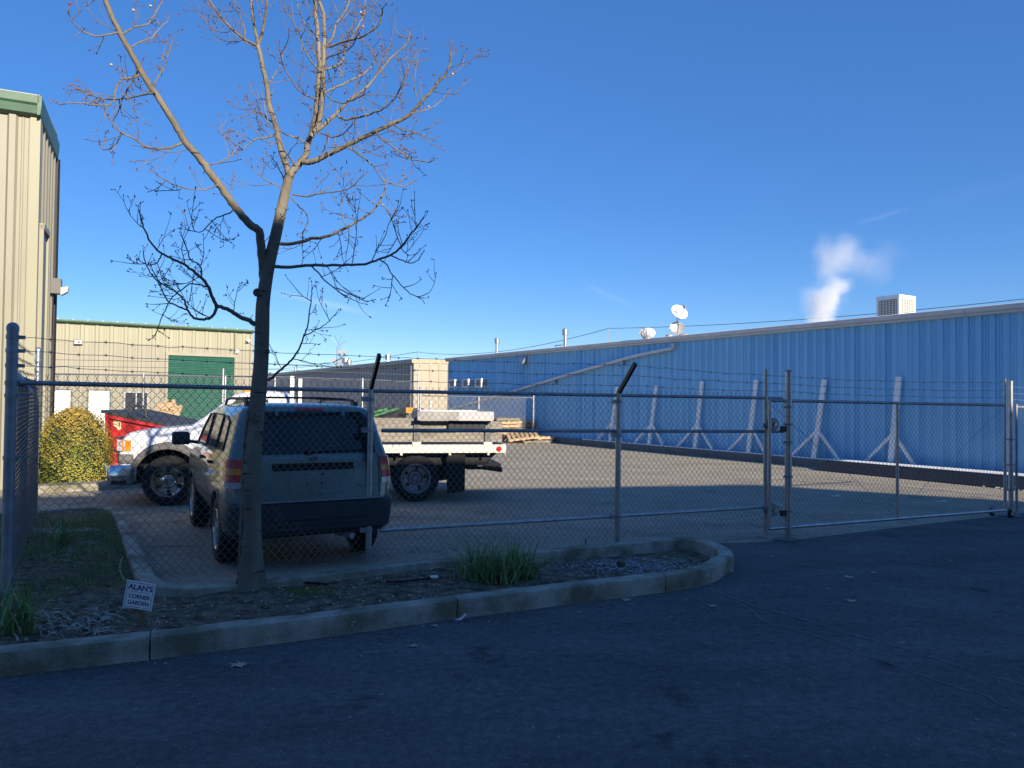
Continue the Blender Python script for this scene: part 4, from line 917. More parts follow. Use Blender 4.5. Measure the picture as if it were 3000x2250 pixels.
rw_ = rear_patch('rear_window', lambda z: (.70-(z-1.21)*.17)*(1-.12*max(0,(z-1.57)/.1)**2), (1.215,1.665), 'carglass', suv)
b = MB(); q = Vector((rearx(1.235)-.02,.05,1.235)); b.tube([q, Vector((rearx(1.25)-.02,-.30,1.245)), Vector((rearx(1.26)-.02,-.55,1.25))], .008, 5); b.ball(q, (.03,.05,.03)); b.build('rear_wiper', K['black'], rw_)
for y in (.36,-.36): MB().bar(Vector((rearx(1.62)-.02,y,1.615)), Vector((rearx(1.70)-.005,y,1.70)), .035,.03).build('glass_hinge', K['carpaint'], rw_)
rear_patch('brake_light', (-.15,.15), (1.675,1.705), 'redlens', suv, out=.012)
# liftgate creases
b = MB()
for y in (.72,-.72): b.tube([(rearx(z,y)-.002,y-(z-.76)*.02*(1 if y > 0 else -1),z) for z in (.76,.9,1.05,1.2)], .005, 4)
b.build('liftgate_gap', K['dark'], suv)
rear_patch('plate_recess', (-.43,.43), (1.045,1.12), 'dark', suv, out=.005); rear_patch('plate_panel', (-.27,.27), (.80,1.0), 'carpaint', suv, out=.012)
b = MB(); zc = .975
pl_ = [(-.50,.80),(-.50,.845),(-.36,.845),(-.31,.80),(-.31,.87)]
for s_ in (1,-1):
    b.tube([(rearx(.86)-.004,s_*.68,.862),(rearx(.86)-.004,s_*.50,.862),(rearx(.9)-.004,s_*.455,.89),(rearx(1.1)-.004,s_*.44,1.07)], .007, 4)
b.build('liftgate_crease', K['carpaint'], suv)
b = MB()
for y, z in ((-.075,.905),(.075,.905),(-.09,1.0),(.09,1.0)): b.lathe((rearx(z)-.02,y,z), (-1,0,0), [(0,.011),(.006,.011),(.006,0)], 10)
b.build('plate_screw', K['dark'], suv)
em = MB(); em.lathe((rearx(1.165)-.016,0,1.165), (-1,0,0), [(-.01,.055),(.006,.055),(.006,0)], 24)
for v in em.v: v.z = 1.165+(v.z-1.165)*.44
e_ = em.build('emblem', K['chrome'], suv); em = MB(); em.lathe((rearx(1.165)-.0225,0,1.165), (-1,0,0), [(0,.047),(.002,.047),(.002,0)], 24)
for v in em.v: v.z = 1.165+(v.z-1.165)*.40
em.build('emblem_field', K['navy'], e_)
ml = frame((rearx(1.165)-.0255,0,1.164), (0,-1,0), (0,0,1), (-1,0,0)); text('emblem_script', 'Ford', .042, 'chrome', e_, ml, .0005, 0, font_shear=.35)
tl = frame((rearx(1.05)-.008,.585,1.06), (0,-1,.0), (0,0,1), (-1,0,0)); text('model_badge', 'ESCAPE', .034, 'chrome', suv, tl, .002)
tl = frame((rearx(1.02)-.008,.585,1.018), (0,-1,.0), (0,0,1), (-1,0,0)); text('model_badge', 'XLT', .03, 'chrome', suv, tl, .002)
# tail lights
for s_ in (1,-1):
    for z0_, z1_, m_, nm in ((.885,.945,'clear','reverse_lens'),(.945,1.02,'redlens','tail_light'),(1.02,1.085,'amber','turn_lens'),(1.085,1.175,'redlens','tail_light')):
        b = MB(); prof_ = []
        for z in (z0_,z1_):
            t = interp(suvtab,z); w_ = t[3]+.012; xr = t[1]-.012; r_ = t[4]; row = []
            row.append((xr, w_-r_+.0))
            for k in range(1,6): a = R(90*k/5); row.append((xr+r_-r_*math.cos(a), w_-r_+r_*math.sin(a)))
            row.append((xr+r_+.10, w_)); prof_.append([Vector((x,s_*y,z)) for x,y in row])
        n_ = len(prof_[0]); b.v += prof_[0]+prof_[1]; b.f += [(i,i+1,n_+i+1,n_+i) for i in range(n_-1)]
        inr = [Vector((v.x+.03,v.y-s_*.03,v.z)) for v in prof_[0]+prof_[1]]; o = len(b.v); b.v += inr
        b.f += [(o-n_+i, o-n_+i+1, o+n_+i+1, o+n_+i) for i in range(n_-1)]+[(i,o+i,o+i+1,i+1) for i in range(n_-1)]; b.build(nm, K[m_], suv, smooth=60)
# roof rails
for s_ in (1,-1):
    b = MB().tube([(.62,s_*.60,1.70),(.72,s_*.60,1.785),(1.1,s_*.60,1.80),(1.9,s_*.60,1.80),(2.2,s_*.60,1.785),(2.35,s_*.60,1.70)], .017, 8); rl = b.build('roof_rail', K['blackmetal'], suv, smooth=40)
    MB().box((.66,s_*.60,1.735), (.12,.05,.08)).build('rail_foot', K['clad'], rl)
for x in (1.0,1.9): MB().tube([(x,.6,1.80),(x,.3,1.815),(x,-.3,1.815),(x,-.6,1.80)], .014, 6).build('crossbar', K['blackmetal'], suv, smooth=40)
b = MB(); b.prism([(3.26,.78,1.22),(2.66,.66,1.60),(2.66,-.66,1.60),(3.26,-.78,1.22)], (.02,0,.012)); b.build('windscreen', K['screen'], suv)
def wheel(parent, c, r, w_, s_, style, rim='alloy'):
    c = Vector(c); a = Vector((0,s_,0)); b = MB()
    b.lathe(c-a*w_/2, a, [(0,r*.62),(0,r*.90),(w_*.10,r*.97),(w_*.2,r),(w_*.8,r),(w_*.9,r*.97),(w_*1.0,r*.90),(w_*1.02,r*.75),(w_*.98,r*.62)], 40)
    for k in range(48):
        t = 2*math.pi*k/48; d = Vector((math.cos(t),0,math.sin(t))); b.box(c+d*r*.994, (.018,w_*.70,.02), (d.cross(a),a,d))
    wh = b.build('wheel', K['black'], parent, smooth=40)
    if style == 'suv':
        b = MB(); b.lathe(c+a*w_*.1, a, [(0,r*.60),(w_*.38,r*.63),(w_*.40,r*.60),(w_*.30,r*.55),(.0,r*.53)], 32)
        for k in range(5):
            t = 2*math.pi*k/5+.3; d = Vector((math.cos(t),0,math.sin(t))); b.bar(c+a*w_*.40+d*r*.08, c+a*w_*.36+d*r*.58, .075, .03, up=a)
        b.lathe(c+a*w_*.28, a, [(0,r*.2),(w_*.2,r*.17),(w_*.22,0)], 20); b.build('rim', K[rim], wh, smooth=40); MB().lathe(c+a*w_*.05, a, [(0,r*.55),(.0,0)], 20).build('brake_disc', K['flare'], wh)
    else:
        inn = style == 'rear'; dz_ = -.35 if inn else .18
        b = MB(); b.lathe(c, a, [(w_*.47,r*.63),(w_*.52,r*.645),(w_*.52,r*.60),(w_*.40,r*.57),(w_*dz_,r*.50),(w_*(dz_-.02),r*.33),(w_*(dz_+.16),r*.26),(w_*(dz_+.18),r*.17),(w_*(dz_+.5),r*.14),(w_*(dz_+.58),r*.10),(w_*(dz_+.58),0)], 40); b.build('rim', K[rim], wh, smooth=45)
        b = MB()
        for k in range(5 if inn else 6):
            t = 2*math.pi*k/(5 if inn else 6)+.5; d = Vector((math.cos(t),0,math.sin(t))); tn = Vector((-d.z,0,d.x)); q = c+a*(w_*(dz_)+.004)+d*r*.425
            b.poly([q+d*r*.065*math.sin(u)+tn*r*.085*math.cos(u)+a*.004 for u in [2*math.pi*j/12 for j in range(12)]])
        b.build('hand_hole', K['dark'], wh); b = MB()
        for k in range(8):
            t = 2*math.pi*k/8; d = Vector((math.cos(t),0,math.sin(t))); b.lathe(c+a*w_*(dz_+.14)+d*r*.215, a, [(0,r*.028),(w_*.1,r*.028),(w_*.1,0)], 6)
        b.build('lug_nut', K['chrome'], wh)
for ax_ in (.87,3.47):
    for s_ in (1,-1): wheel(suv, (ax_, s_*.765, .362), .362, .225, s_, 'suv')
MB().bb(.5,3.9,-.6,.6,.28,.45).build('underbody', K['dark'], suv)
MB().tube([(.87,-.7,.36),(.87,.7,.36)], .05, 8).build('rear_axle', K['dark'], suv); MB().tube([(.35,-.30,.33),(.05,-.42,.32)], .035, 8).build('exhaust_pipe', K['galvd'], suv, smooth=40)
# --- flatbed truck
near_r = G(1217,1470); near_f = G(490,1482); th = (near_f-near_r); WB = th.length; th.normalize(); tl_ = Vector((-th.y,th.x,0))   # left side faces camera
tloc = near_r-tl_*.93; tloc.z = 0
tr = thing('flatbed_truck', tloc, 'white flatbed truck with chrome wheels and weathered wooden bed parked behind the SUV', 'truck', rotz=math.atan2(th.y,th.x), world=False)
X0 = WB; tw_ = .94
ttab = [(.42,2.0,X0+.72,.88,.06,.10),(.60,2.0,X0+.74,.93,.06,.12),(.85,2.0,X0+.74,.94,.06,.12),(1.02,2.0,X0+.72,.93,.06,.14),(1.13,2.0,X0+.64,.90,.06,.2),(1.18,2.0,X0+.45,.87,.06,.22),(1.22,2.0,X0-.02,.84,.06,.12),(1.25,2.0,X0-.30,.83,.06,.08),(1.50,2.03,X0-.62,.77,.08,.08),(1.72,2.08,X0-.86,.70,.1,.1),(1.79,2.15,X0-1.0,.62,.12,.12),(1.82,2.4,X0-1.2,.4,.12,.12)]
b = MB(); loft(b, [rrect(*t) for t in ttab]); body = b.build('cab', K['truckpaint'])
cut(body, [MB().lathe((X0,s_*.45,.40), (0,s_,0), [(0,0),(0,.50),(.8,.50),(.8,0)], 36) for s_ in (1,-1)]+[MB().bb(X0-1.9,X0+.9,-1.2,1.2,.3,.50)]); body.parent = tr
for s_ in (1,-1):
    b = MB(); n_ = 17
    for i in range(n_):
        a = R(-4+188*i/(n_-1)); d = Vector((math.cos(a),0,math.sin(a))); c = Vector((X0,0,.40))
        b.v += [c+d*.49+Vector((0,s_*.90,0)), c+d*.49+Vector((0,s_*1.0,0)), c+d*.53+Vector((0,s_*1.01,0)), c+d*.60+Vector((0,s_*.945,0)), c+d*.60+Vector((0,s_*.90,0))]
    b.f += [(5*i+k,5*i+5+k,5*i+6+k,5*i+1+k) for i in range(n_-1) for k in range(4)]; b.build('fender_flare', K['flare'], tr, smooth=50)
    flank('door_window', ((X0-.55,1.29),(X0-1.50,1.29),(X0-1.46,1.68),(X0-.98,1.68)), 'sideglass', tr, tab=ttab, sides=(s_,), out=.005)
    b = MB(); b.bb(X0+.66,X0+.752,s_*.62,s_*.90,.86,1.03); b.build('headlight', K['clear'], tr)
    b = MB(); b.prism([(X0+.745,s_*.86,.86),(X0+.66,s_*.958,.86),(X0+.54,s_*.955,.86),(X0+.54,s_*.9,.86)], (0,0,.165)); b.build('turn_lens', K['amber'], tr)
    b = MB(); b.prism([(X0+.765,s_*.80,.855),(X0+.70,s_*.945,.855),(X0+.62,s_*.962,.855),(X0+.62,s_*.9,.855)], (0,0,.175)); b.build('headlight', K['clear'], tr)
    b = MB(); b.prism([(X0+.775,s_*.80,.67),(X0+.70,s_*.955,.67),(X0+.50,s_*.965,.67),(X0+.5,s_*.88,.67)], (0,0,.14)); b.build('corner_panel', K['flare'], tr)
b = MB(); b.bb(X0+.70,X0+.77,-.62,.62,.64,1.05); gr = b.build('grille', K['dark'], tr); b = MB()
for k in range(6): b.bb(X0+.765,X0+.785,-.64,.64,.66+k*.07,.68+k*.07)
b.bb(X0+.72,X0+.79,-.9,.9,1.045,1.065); b.bb(X0+.72,X0+.79,-.9,.9,.83,.85); b.build('grille_bars', K['clad'], gr)
b = MB(); loft(b, [rrect(z,X0+.44,X0+.92+dx,.99+dw,.03,.16) for z,dx,dw in ((.40,-.06,-.05),(.46,0,0),(.60,.0,0),(.64,-.03,-.02))]); bp_ = b.build('front_bumper', K['chrome'], tr, smooth=35)
MB().bb(X0+.5,X0+.86,-.8,.8,.32,.41).build('air_dam', K['clad'], bp_); MB().tube([(X0+.95,.6,.36),(X0+1.0,.6,.62)], .02, 6).build('tow_hook', K['galvd'], bp_)
b = MB(); b.prism([(X0-.36,.75,1.28),(X0-.87,.64,1.70),(X0-.87,-.64,1.70),(X0-.36,-.75,1.28)], (.015,0,.012)); b.build('windscreen', K['screen'], tr)
b = MB()
for k in range(5): b.bb(X0-1.15,X0-1.06,-.5+k*.25-.04,-.5+k*.25+.04,1.80,1.835)
b.build('cab_marker_light', K['amber'], tr)
# frame and bed
for s_ in (1,-1): MB().bb(-1.35,X0+.5,s_*.36,s_*.44,.52,.70).build('chassis_rail', K['blackmetal'], tr)
BR = -1.47
MB().bb(BR,1.92,-1.02,1.02,.86,.93).build('bed_floor', K['blackmetal'], tr)
for s_ in (1,-1): MB().bb(BR,1.92,s_*1.022,s_*1.06,.82,.955).build('bed_rail', K['offwhite'], tr)
MB().bb(BR-.03,BR,-1.06,1.06,.80,.965).build('bed_tail', K['offwhite'], tr)
for s_ in (1,-1):
    b = MB()
    for x in (-1.2,-.55,.25,1.1): b.bb(x-.02,x+.02,s_*1.065,s_*1.08,.78,.83)
    b.build('tie_down', K['offwhite'], tr)
    sb_ = MB(); 
    for z0_, z1_ in ((1.0,1.15),(1.195,1.345)): sb_.bb(BR+.03,1.9,s_*.985,s_*1.01,z0_,z1_)
    st = sb_.build('side_boards', K['wood'], tr)
    for x in (-1.19,.0,1.14): 
        MB().bb(x-.05,x+.05,s_*1.012,s_*1.045,.93,1.40).build('stake', K['flare'], st); MB().bb(x-.07,x+.07,s_*1.015,s_*1.07,.93,1.0).build('stake_pocket', K['offwhite'], st)
    rd = MB().lathe((BR+.09,s_*1.062,.885), (0,s_,0), [(0,.045),(.012,.045),(.02,.03),(.02,0)], 20).build('side_marker_light', K['redlens'], tr)
b = MB(); b.prism([(BR+.02,.80,.86),(BR+.30,.80,.60),(1.5,.80,.60),(1.5,.80,.86)], (0,.03,0)); b.prism([(BR+.02,-.80,.86),(BR+.30,-.80,.60),(1.5,-.80,.60),(1.5,-.80,.86)], (0,-.03,0)); b.build('skirt', K['blackmetal'], tr)
for s_ in (1,-1): MB().bb(-.80,-.50,s_*.70,s_*.98,.14,.78).build('mud_flap', K['black'], tr) if False else MB().prism([(-.82,s_*.98,.80),(-.50,s_*.98,.80),(-.52,s_*.98,.13),(-.82,s_*.98,.17)], (0,-s_*.02,0)).build('mud_flap', K['black'], tr)
MB().bb(-1.50,-.9,-.5,.62,.50,.60).build('hitch', K['blackmetal'], tr) ; MB().tube([(-.95,.7,.58),(-1.5,.7,.50)], .05, 6).build('step_bar', K['blackmetal'], tr)
MB().tube([(-1.1,-.8,.62),(-1.1,.8,.62)], .06, 8).build('cross_tube', K['offwhite'], tr, smooth=40); MB().tube([(0,-.8,.40),(0,.8,.40)], .07, 8).build('rear_axle', K['blackmetal'], tr, smooth=40)
MB().lathe((0,-.2,.4),(0,1,0),[(0,0),(0,.1),(.15,.17),(.3,.1),(.3,0)],14).build('differential', K['blackmetal'], tr, smooth=40)
for s_ in (1,-1):
    wheel(tr, (X0, s_*.84, .385), .385, .23, s_, 'front', 'chrome'); wheel(tr, (0, s_*.84, .385), .385, .23, s_, 'rear', 'alloy'); wheel(tr, (0, s_*.57, .385), .385, .22, s_, 'rear', 'galvd')
# headache rack
b = MB()
for y in (.85,-.85): b.bb(1.98,2.04,y-.03,y+.03,.93,2.06)
b.build('rack_post', K['white'], tr); MB().bb(1.99,2.03,-.82,.82,1.50,1.54).build('rack_bar', K['white'], tr)
# slab lying on the bed boards
def on_truck(x, y, z): return tloc+th*x+tl_*y+Z*z
sl = thing('grey_slab', on_truck(-.5,.4,1.37), 'large grey laminated slab with a pale end lying across the truck bed', 'slab')
slA = (th*.35+tl_*.1).normalized()
c0 = on_truck(-.62,.55,1.435); axs = (th,tl_,Z)
MB().box(c0, (1.25,1.35,.15), axs).build('top_board', K['slab'], sl)
MB().box(c0-th*.626, (.02,1.36,.152), axs).build('end_panel', K['slabend'], sl); MB().box(c0-th*.34+tl_*.676, (.58,.012,.152), axs).build('edge_panel', K['slabend'], sl)
MB().prism([c0+th*.1+tl_*.53-Z*.076, c0-th*.55+tl_*.53-Z*.076, c0-th*.48+tl_*.53-Z*.22, c0+th*.1+tl_*.53-Z*.22], -tl_*.05).build('base_box', K['blackmetal'], sl)
MB().box(c0+Z*.083+tl_*.1+th*.1, (.95,.9,.014), axs).build('sheet', K['white'], sl)
q = on_truck(-.28,.45,1.56); bo = thing('spray_bottle', q, 'tiny pink and white bottle standing on the grey slab', 'bottle'); MB().lathe(q, Z, [(0,0),(0,.026),(.07,.026),(.085,.012)],10).build('bottle_body', K['redlens'] if False else K['slabend'], bo); MB().lathe(q+Z*.083, Z, [(0,.012),(.03,.018),(.04,0)],8).build('cap', K['white'], bo)
# ---------------------------------------------------------------- dumpster
A = P(316,1208,15.3); B_ = P(489,1241,15.3); du = thing('red_dumpster', (A.x,A.y,0), 'red steel dumpster with sloping black lid and pale sticker behind the white truck hood', 'dumpster')
xa, xb, dd_ = A.x, B_.x+.35, 1.75
b = MB(); b.prism([(xa,15.3,.12),(xa,15.3,A.z-.04),(B_.x,15.3,B_.z-.04),(xb,15.3,.95),(xb-.1,15.3,.12)], (0,dd_,0)); b.build('body', K['red'], du)
b = MB(); b.bar((xa-.03,15.27,A.z-.06),(B_.x,15.27,B_.z-.06),.07,.09); b.bb(xa-.02,xa+.06,15.24,15.3,.12,A.z-.1); b.bb(xa,xb,15.25,15.3,.62,.70); b.build('rim_rib', K['red'], du)
b = MB(); b.prism([(xa-.10,15.22,A.z-.01),(xa-.10,15.22,A.z+.05),(B_.x+.3,15.22,B_.z-.06),(B_.x+.3,15.22,B_.z-.10)], (0,dd_+.16,0)); ld_ = b.build('lid', K['lid'], du)
q = P(405,1215,15.4); MB().tube([q+Vector((-.18,0,-.05)), q+Vector((-.14,0,.16)), q+Vector((-.02,0,.20)), q+Vector((.14,0,.16)), q+Vector((.17,0,-.05))], .03, 8).build('lid_handle', K['lid'], ld_, smooth=40)
MB().bb(xa-.035,xa-.012,15.32,15.3+dd_,.2,A.z-.1).build('end_panel', K['stake'], du)  # brown colour put in for the shading at the dumpster's left corner
q = P(345,1240,15.285); b = MB(); w_ = .0069
def pxd(x, y): p = P(x,y,15.285); return (p.x,15.285,p.z)
b.prism([pxd(x,y) for x,y in ((334,1228),(353,1226),(354,1256),(347,1260),(340,1251),(332,1246),(331,1238))], (0,.01,0)); stc = b.build('sticker', K['cream2'], du)
text('sticker_lettering', 'AQC', .07, 'stake', stc, frame(P(343,1233,15.278),(1,0,.1),(0,0,1),(0,-1,0)), .001, .002); text('sticker_lettering', 'SINCE', .055, 'stake', stc, frame(P(341,1243,15.278),(1,0,-.1),(0,0,1),(0,-1,0)), .001, .002)
b = MB(); b.bar(P(351,1232,15.277),P(350,1253,15.277),.03,.004); b.build('sticker_mark', K['red'], stc)
# ---------------------------------------------------------------- pallets
def pallet(parent, name, q, ax, ay, az, m='pallet'):
    b = MB(); axs = (ax,ay,az)
    for k in range(7): b.box(q+ax*(-.55+k*.183)+az*.12, (.12,1.0,.022), axs)
    for k in range(3): b.box(q+ay*(-.46+k*.46)+az*.065, (1.2,.045,.085), axs)
    for k in (-.5,0,.5): b.box(q+ax*k+az*.012, (.10,1.0,.02), axs)
    return b.build(name, K[m], parent, at=q)
def pstack(x, ybase, Y, n, rot, lab, jit=.03):
    q = P(x, ybase, Y); q.z = 0; rg = random.Random(int(x)); 
    for i in range(n):
        a = R(rot+rg.uniform(-4,4)); ax = Vector((math.cos(a),math.sin(a),0)); ay = Vector((-ax.y,ax.x,0)); qq = q+Vector((rg.uniform(-jit,jit),rg.uniform(-jit,jit),i*.142))
        o_ = pallet(None, 'pallet', qq, ax, ay, Z, 'pallet' if i%3 else 'wood')
        where = 'top' if i == n-1 else 'bottom' if i == 0 else ('second','third','fourth','fifth','sixth')[i-1]
        tag(o_, f'{where} pallet of the {lab}' if where in ('top','bottom') else f'{where} pallet from the ground in the {lab}', 'pallet', 'pallets piled near the far fence')
pstack(1470, 1289, 31.5, 7, 33, 'tallest pile, just behind the truck bed end')
pstack(1522, 1270, 32.6, 6, 20, 'middle pile topped by a pale board deck')
pstack(1570, 1287, 30.6, 2, 12, 'low pile closest to the blue wall')
q = P(1530,1284,30.3); q.z = .22; ax = Vector((1,.1,.12)).normalized(); ay = Vector((-.1,.95,.2)).normalized(); az = ax.cross(ay).normalized(); t = pallet(None,'pallet',q,ax,az.cross(ax),az); tag(t, 'broken pallet leaning askew in front of the pallet piles', 'pallet', 'pallets piled near the far fence')
for x, lean, lab in ((478,.35,'left of two worn pallets leaning together before the green roller door'),(508,-.28,'right of two worn pallets leaning together before the green roller door')):
    q = P(x, 1200, 21); q.z = .72; az = Vector((-.1,-1,0)).normalized(); ay = Vector((lean,0,1)).normalized(); ax = ay.cross(az).normalized(); b = MB()
    for k in range(6): b.box(q+ay*(-.6+k*.27), (.52,.02,.16), (ax,az,ay))
    for k in (-.22,0,.22): b.box(q+ax*k+az*-.05+ay*.08, (.05,.09,1.6), (ax,az,ay))
    tag(b.build('pallet', K['pallet'], at=q), lab, 'pallet', 'pallets leaning before the roller door')
# equipment beyond the back fence
q = P(1150,1230,33); q.z = 0; tq = thing('flat_trailer', q, 'dark equipment trailer with bright green beams behind the back fence', 'trailer')
a, c = P(1078,1200,33), P(1226,1200,33); MB().bb(a.x,c.x,33,35,.45,1.3).build('deck', K['blackmetal'], tq); b = MB()
for xx in (.2,.5,.8): b.bb(a.x+(c.x-a.x)*xx-.06,a.x+(c.x-a.x)*xx+.06,32.9,33.0,.4,1.5)
b.build('stake', K['blackmetal'], tq)
for pts in (((1072,1226),(1168,1196)),((1074,1212),(1135,1198)),((1070,1206),(1096,1228))):
    MB().bar(P(*pts[0],32.7), P(*pts[1],32.7), .1, .1).build('beam', K['green'], tq)
for x in (a.x+.5,c.x-.5): MB().lathe((x,32.95,.4),(0,-1,0),[(0,.4),(.15,.4),(.15,0)],20).build('wheel', K['black'], tq)
q = P(1200,1202,32.4); pn = thing('orange_panel', q, 'small orange panel fixed beyond the back fence near its corner post', 'panel'); MB().box(q, (.30,.04,.24)).build('plate', K['orange'], pn); MB().tube([q-Z*.1, Vector((q.x,q.y,0))], .03, 6).build('post', K['galv'], pn)
# ---------------------------------------------------------------- clipped shrub
sq = P(215,1417,14.7); sq.z = 0; sh_ = thing('clipped_shrub', sq, 'rounded clipped shrub turning orange on top between the tall tan building and the dumpster', 'shrub')
rg = random.Random(4); cb = MB(); n_, m_ = 28, 18
def shr(t, u):   # u 0..1 height
    rad = .66*max(0,1-u**3.4)**.5*(.86+.14*min(1,u*4)); rad *= 1+.08*math.sin(3*t+1)+.05*math.sin(5*t+u*6); return rad
for i in range(m_+1):
    u = i/m_
    for k in range(n_):
        t = 2*math.pi*k/n_; r_ = shr(t,u)*.86; cb.v.append(sq+Vector((r_*math.cos(t), r_*math.sin(t), .03+u*1.36)))
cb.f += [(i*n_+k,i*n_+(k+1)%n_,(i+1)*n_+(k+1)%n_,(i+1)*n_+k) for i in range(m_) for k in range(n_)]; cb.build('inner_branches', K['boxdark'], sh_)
fb, fo = MB(), MB()
for i in range(15000):
    u = rg.uniform(0,1)**.9; t = rg.uniform(0,6.283); r_ = shr(t,u)*rg.uniform(.86,1.04)*(1+.05*math.sin(t*9+u*17)); bl2 = 1+.10*mathutils.noise.noise(Vector((math.cos(t)*2.5,math.sin(t)*2.5,u*4.5))); r_ *= bl2; r_ += (rg.uniform(0,.09) if rg.random() < .05 else 0); c = sq+Vector((r_*math.cos(t), r_*math.sin(t), .03+u*1.42+rg.gauss(0,.02)))
    n1 = Vector((math.cos(t)+rg.gauss(0,.6),math.sin(t)+rg.gauss(0,.6),.5+rg.gauss(0,.6))).normalized(); a1 = n1.cross(Vector((rg.gauss(0,1),rg.gauss(0,1),rg.gauss(0,1)))).normalized(); b1 = n1.cross(a1); s_ = rg.uniform(.012,.022)
    (fo if rg.random() < (u-.25)*1.35+.25*mathutils.noise.noise(c*3) else fb).add([c-a1*s_,c+b1*s_*.55,c+a1*s_,c-b1*s_*.55],[(0,1,2,3)])
fb.build('green_leaves', K['boxwood'], sh_); fo.build('bronze_leaves', K['boxbronze'], sh_)
# ---------------------------------------------------------------- the bare tree
TY = 6.32; D = 1.3562
def T(x, y, dz=0): return P(x*D, y*D, TY+dz)
U = .00388
tb = G(732,1722,.12); tree = thing('bare_tree', (tb.x,tb.y,0), 'leafless young tree with smooth grey trunk growing in the planter in front of the SUV', 'tree')
OFF[tree.name] = Vector((tb.x,tb.y,0))
def spline(pts, rad, sub=4, wob=0, rg=None):
    out = []; rs = []; n = len(pts)
    for i in range(n-1):
        p0, p1, p2, p3 = pts[max(0,i-1)], pts[i], pts[i+1], pts[min(n-1,i+2)]
        for k in range(sub):
            t = k/sub; out.append(.5*((2*p1)+(p2-p0)*t+(2*p0-5*p1+4*p2-p3)*t*t+(3*p1-p0-3*p2+p3)*t**3)+(Vector((rg.gauss(0,wob),rg.gauss(0,wob),rg.gauss(0,wob))) if wob and rg and (i or k) else Vector())); rs.append(rad[i]+(rad[i+1]-rad[i])*t)
    out.append(pts[-1]); rs.append(rad[-1]); return out, rs
trk = [(546,1292),(545,1270),(545,1240),(542,1150),(543,1050),(547,960),(556,870),(563,790),(566,720),(568,660),(574,610),(582,565),(594,515),(604,470),(614,425),(621,395),(626,378)]
tw2 = [40,31,26,21.5,19,18,17,16,15.5,15,14.5,14,12.5,11.5,10.5,10,10]
b = MB(); p_, r_ = spline([T(x,y) for x,y in trk], [w*U for w in tw2], 5)
o = len(b.v); n = 20
rg = random.Random(9)
for i, (q, r) in enumerate(zip(p_, r_)):
    for k in range(n):
        t = 2*math.pi*k/n; d = Vector((math.cos(t),math.sin(t),0)); nzv = mathutils.noise.noise(Vector((math.cos(t)*1.5,math.sin(t)*1.5,q.z*2.2))); lobe = (.14*math.sin(5*t+1) if q.z < .35 else .05*math.sin(3*t+q.z))*(1 if q.z < .35 else 1)
        b.v.append(q+d*r*(1+.10*nzv+lobe*max(.15,1-q.z/.5)))
for i in range(len(p_)-1):
    for k in range(n): b.f.append((i*n+k,i*n+(k+1)%n,(i+1)*n+(k+1)%n,(i+1)*n+k))
trunk = b.build('trunk', K['bark'], tree, smooth=60)
# rough scar strip up the left side of the trunk, bark rings and knots
b = MB()
for sx, s0_, s1_ in ((-.78,1275,880),):
    pts = []; k = 0
    for i in range(60):
        f_ = i/59; y = s0_+(s1_-s0_)*f_; 
        j = min(range(len(trk)), key=lambda q: abs(trk[q][1]-y)); 
        xs = [t for t in trk]; 
        for a, c in zip(trk, trk[1:]):
            if c[1] <= y <= a[1]: g = (y-a[1])/(c[1]-a[1]); xx = a[0]+(c[0]-a[0])*g; jj = trk.index(a); ww = tw2[jj]+(tw2[jj+1]-tw2[jj])*g
        pts.append((T(xx+ww*sx,y,-.035), (ww*.42+rg.uniform(-1.5,1.5))*U))
    b.tube([p for p,_ in pts], [r for _,r in pts], 9)
b.build('scar_bark', K['barkrough'], trunk)
b = MB()
for x, y, w_ in ((552,902,9),(566,935,5),(577,760,5),(556,632,8)):
    q = T(x,y,-.075); b.lathe(q, (0.1,-1,.1), [(0,w_*U*1.2),(.012,w_*U*1.1),(.016,w_*U*.75),(.008,w_*U*.4),(.010,0)], 12)
b.build('knot', K['barkrough'], trunk, smooth=50)
m_ = K['bark']; N_ = m_.node_tree.nodes; L_n = m_.node_tree.links; b_ = N_['Principled BSDF']; src = b_.inputs['Base Color'].links[0].from_socket
tcn = N_.new('ShaderNodeTexCoord'); mpn = N_.new('ShaderNodeMapping'); mpn.inputs['Scale'].default_value = (5,5,34); L_n.new(tcn.outputs['Object'], mpn.inputs[0]); nn_ = N_.new('ShaderNodeTexNoise'); nn_.inputs['Scale'].default_value = 1; nn_.inputs['Detail'].default_value = 2; L_n.new(mpn.outputs[0], nn_.inputs['Vector'])
rpn = N_.new('ShaderNodeValToRGB'); rpn.color_ramp.elements[0].position = .64; rpn.color_ramp.elements[1].position = .69; rpn.color_ramp.elements[0].color = (1,1,1,1); rpn.color_ramp.elements[1].color = (.28,.26,.24,1); L_n.new(nn_.outputs['Fac'], rpn.inputs[0])
mxn = N_.new('ShaderNodeMix'); mxn.data_type = 'RGBA'; mxn.blend_type = 'MULTIPLY'; mxn.inputs['Factor'].default_value = 1; L_n.new(src, mxn.inputs['A']); L_n.new(rpn.outputs[0], mxn.inputs['B']); L_n.new(mxn.outputs['Result'], b_.inputs['Base Color'])
limbs = []
def limb(pts, w0, w1, dz=0., rate=1.0, y0=0.):
    n = len(pts); L_ = [T(x,y,y0+dz*i/(n-1)) for i,(x,y) in enumerate(pts)]; rad = [(w0+(w1-w0)*(i/(n-1))**.8)*U/2 for i in range(n)]
    rg_ = random.Random(int(pts[0][0]*7+pts[-1][1])); p, r = spline(L_, rad, 4, .0025, rg_); limbs.append((p,r,rate))
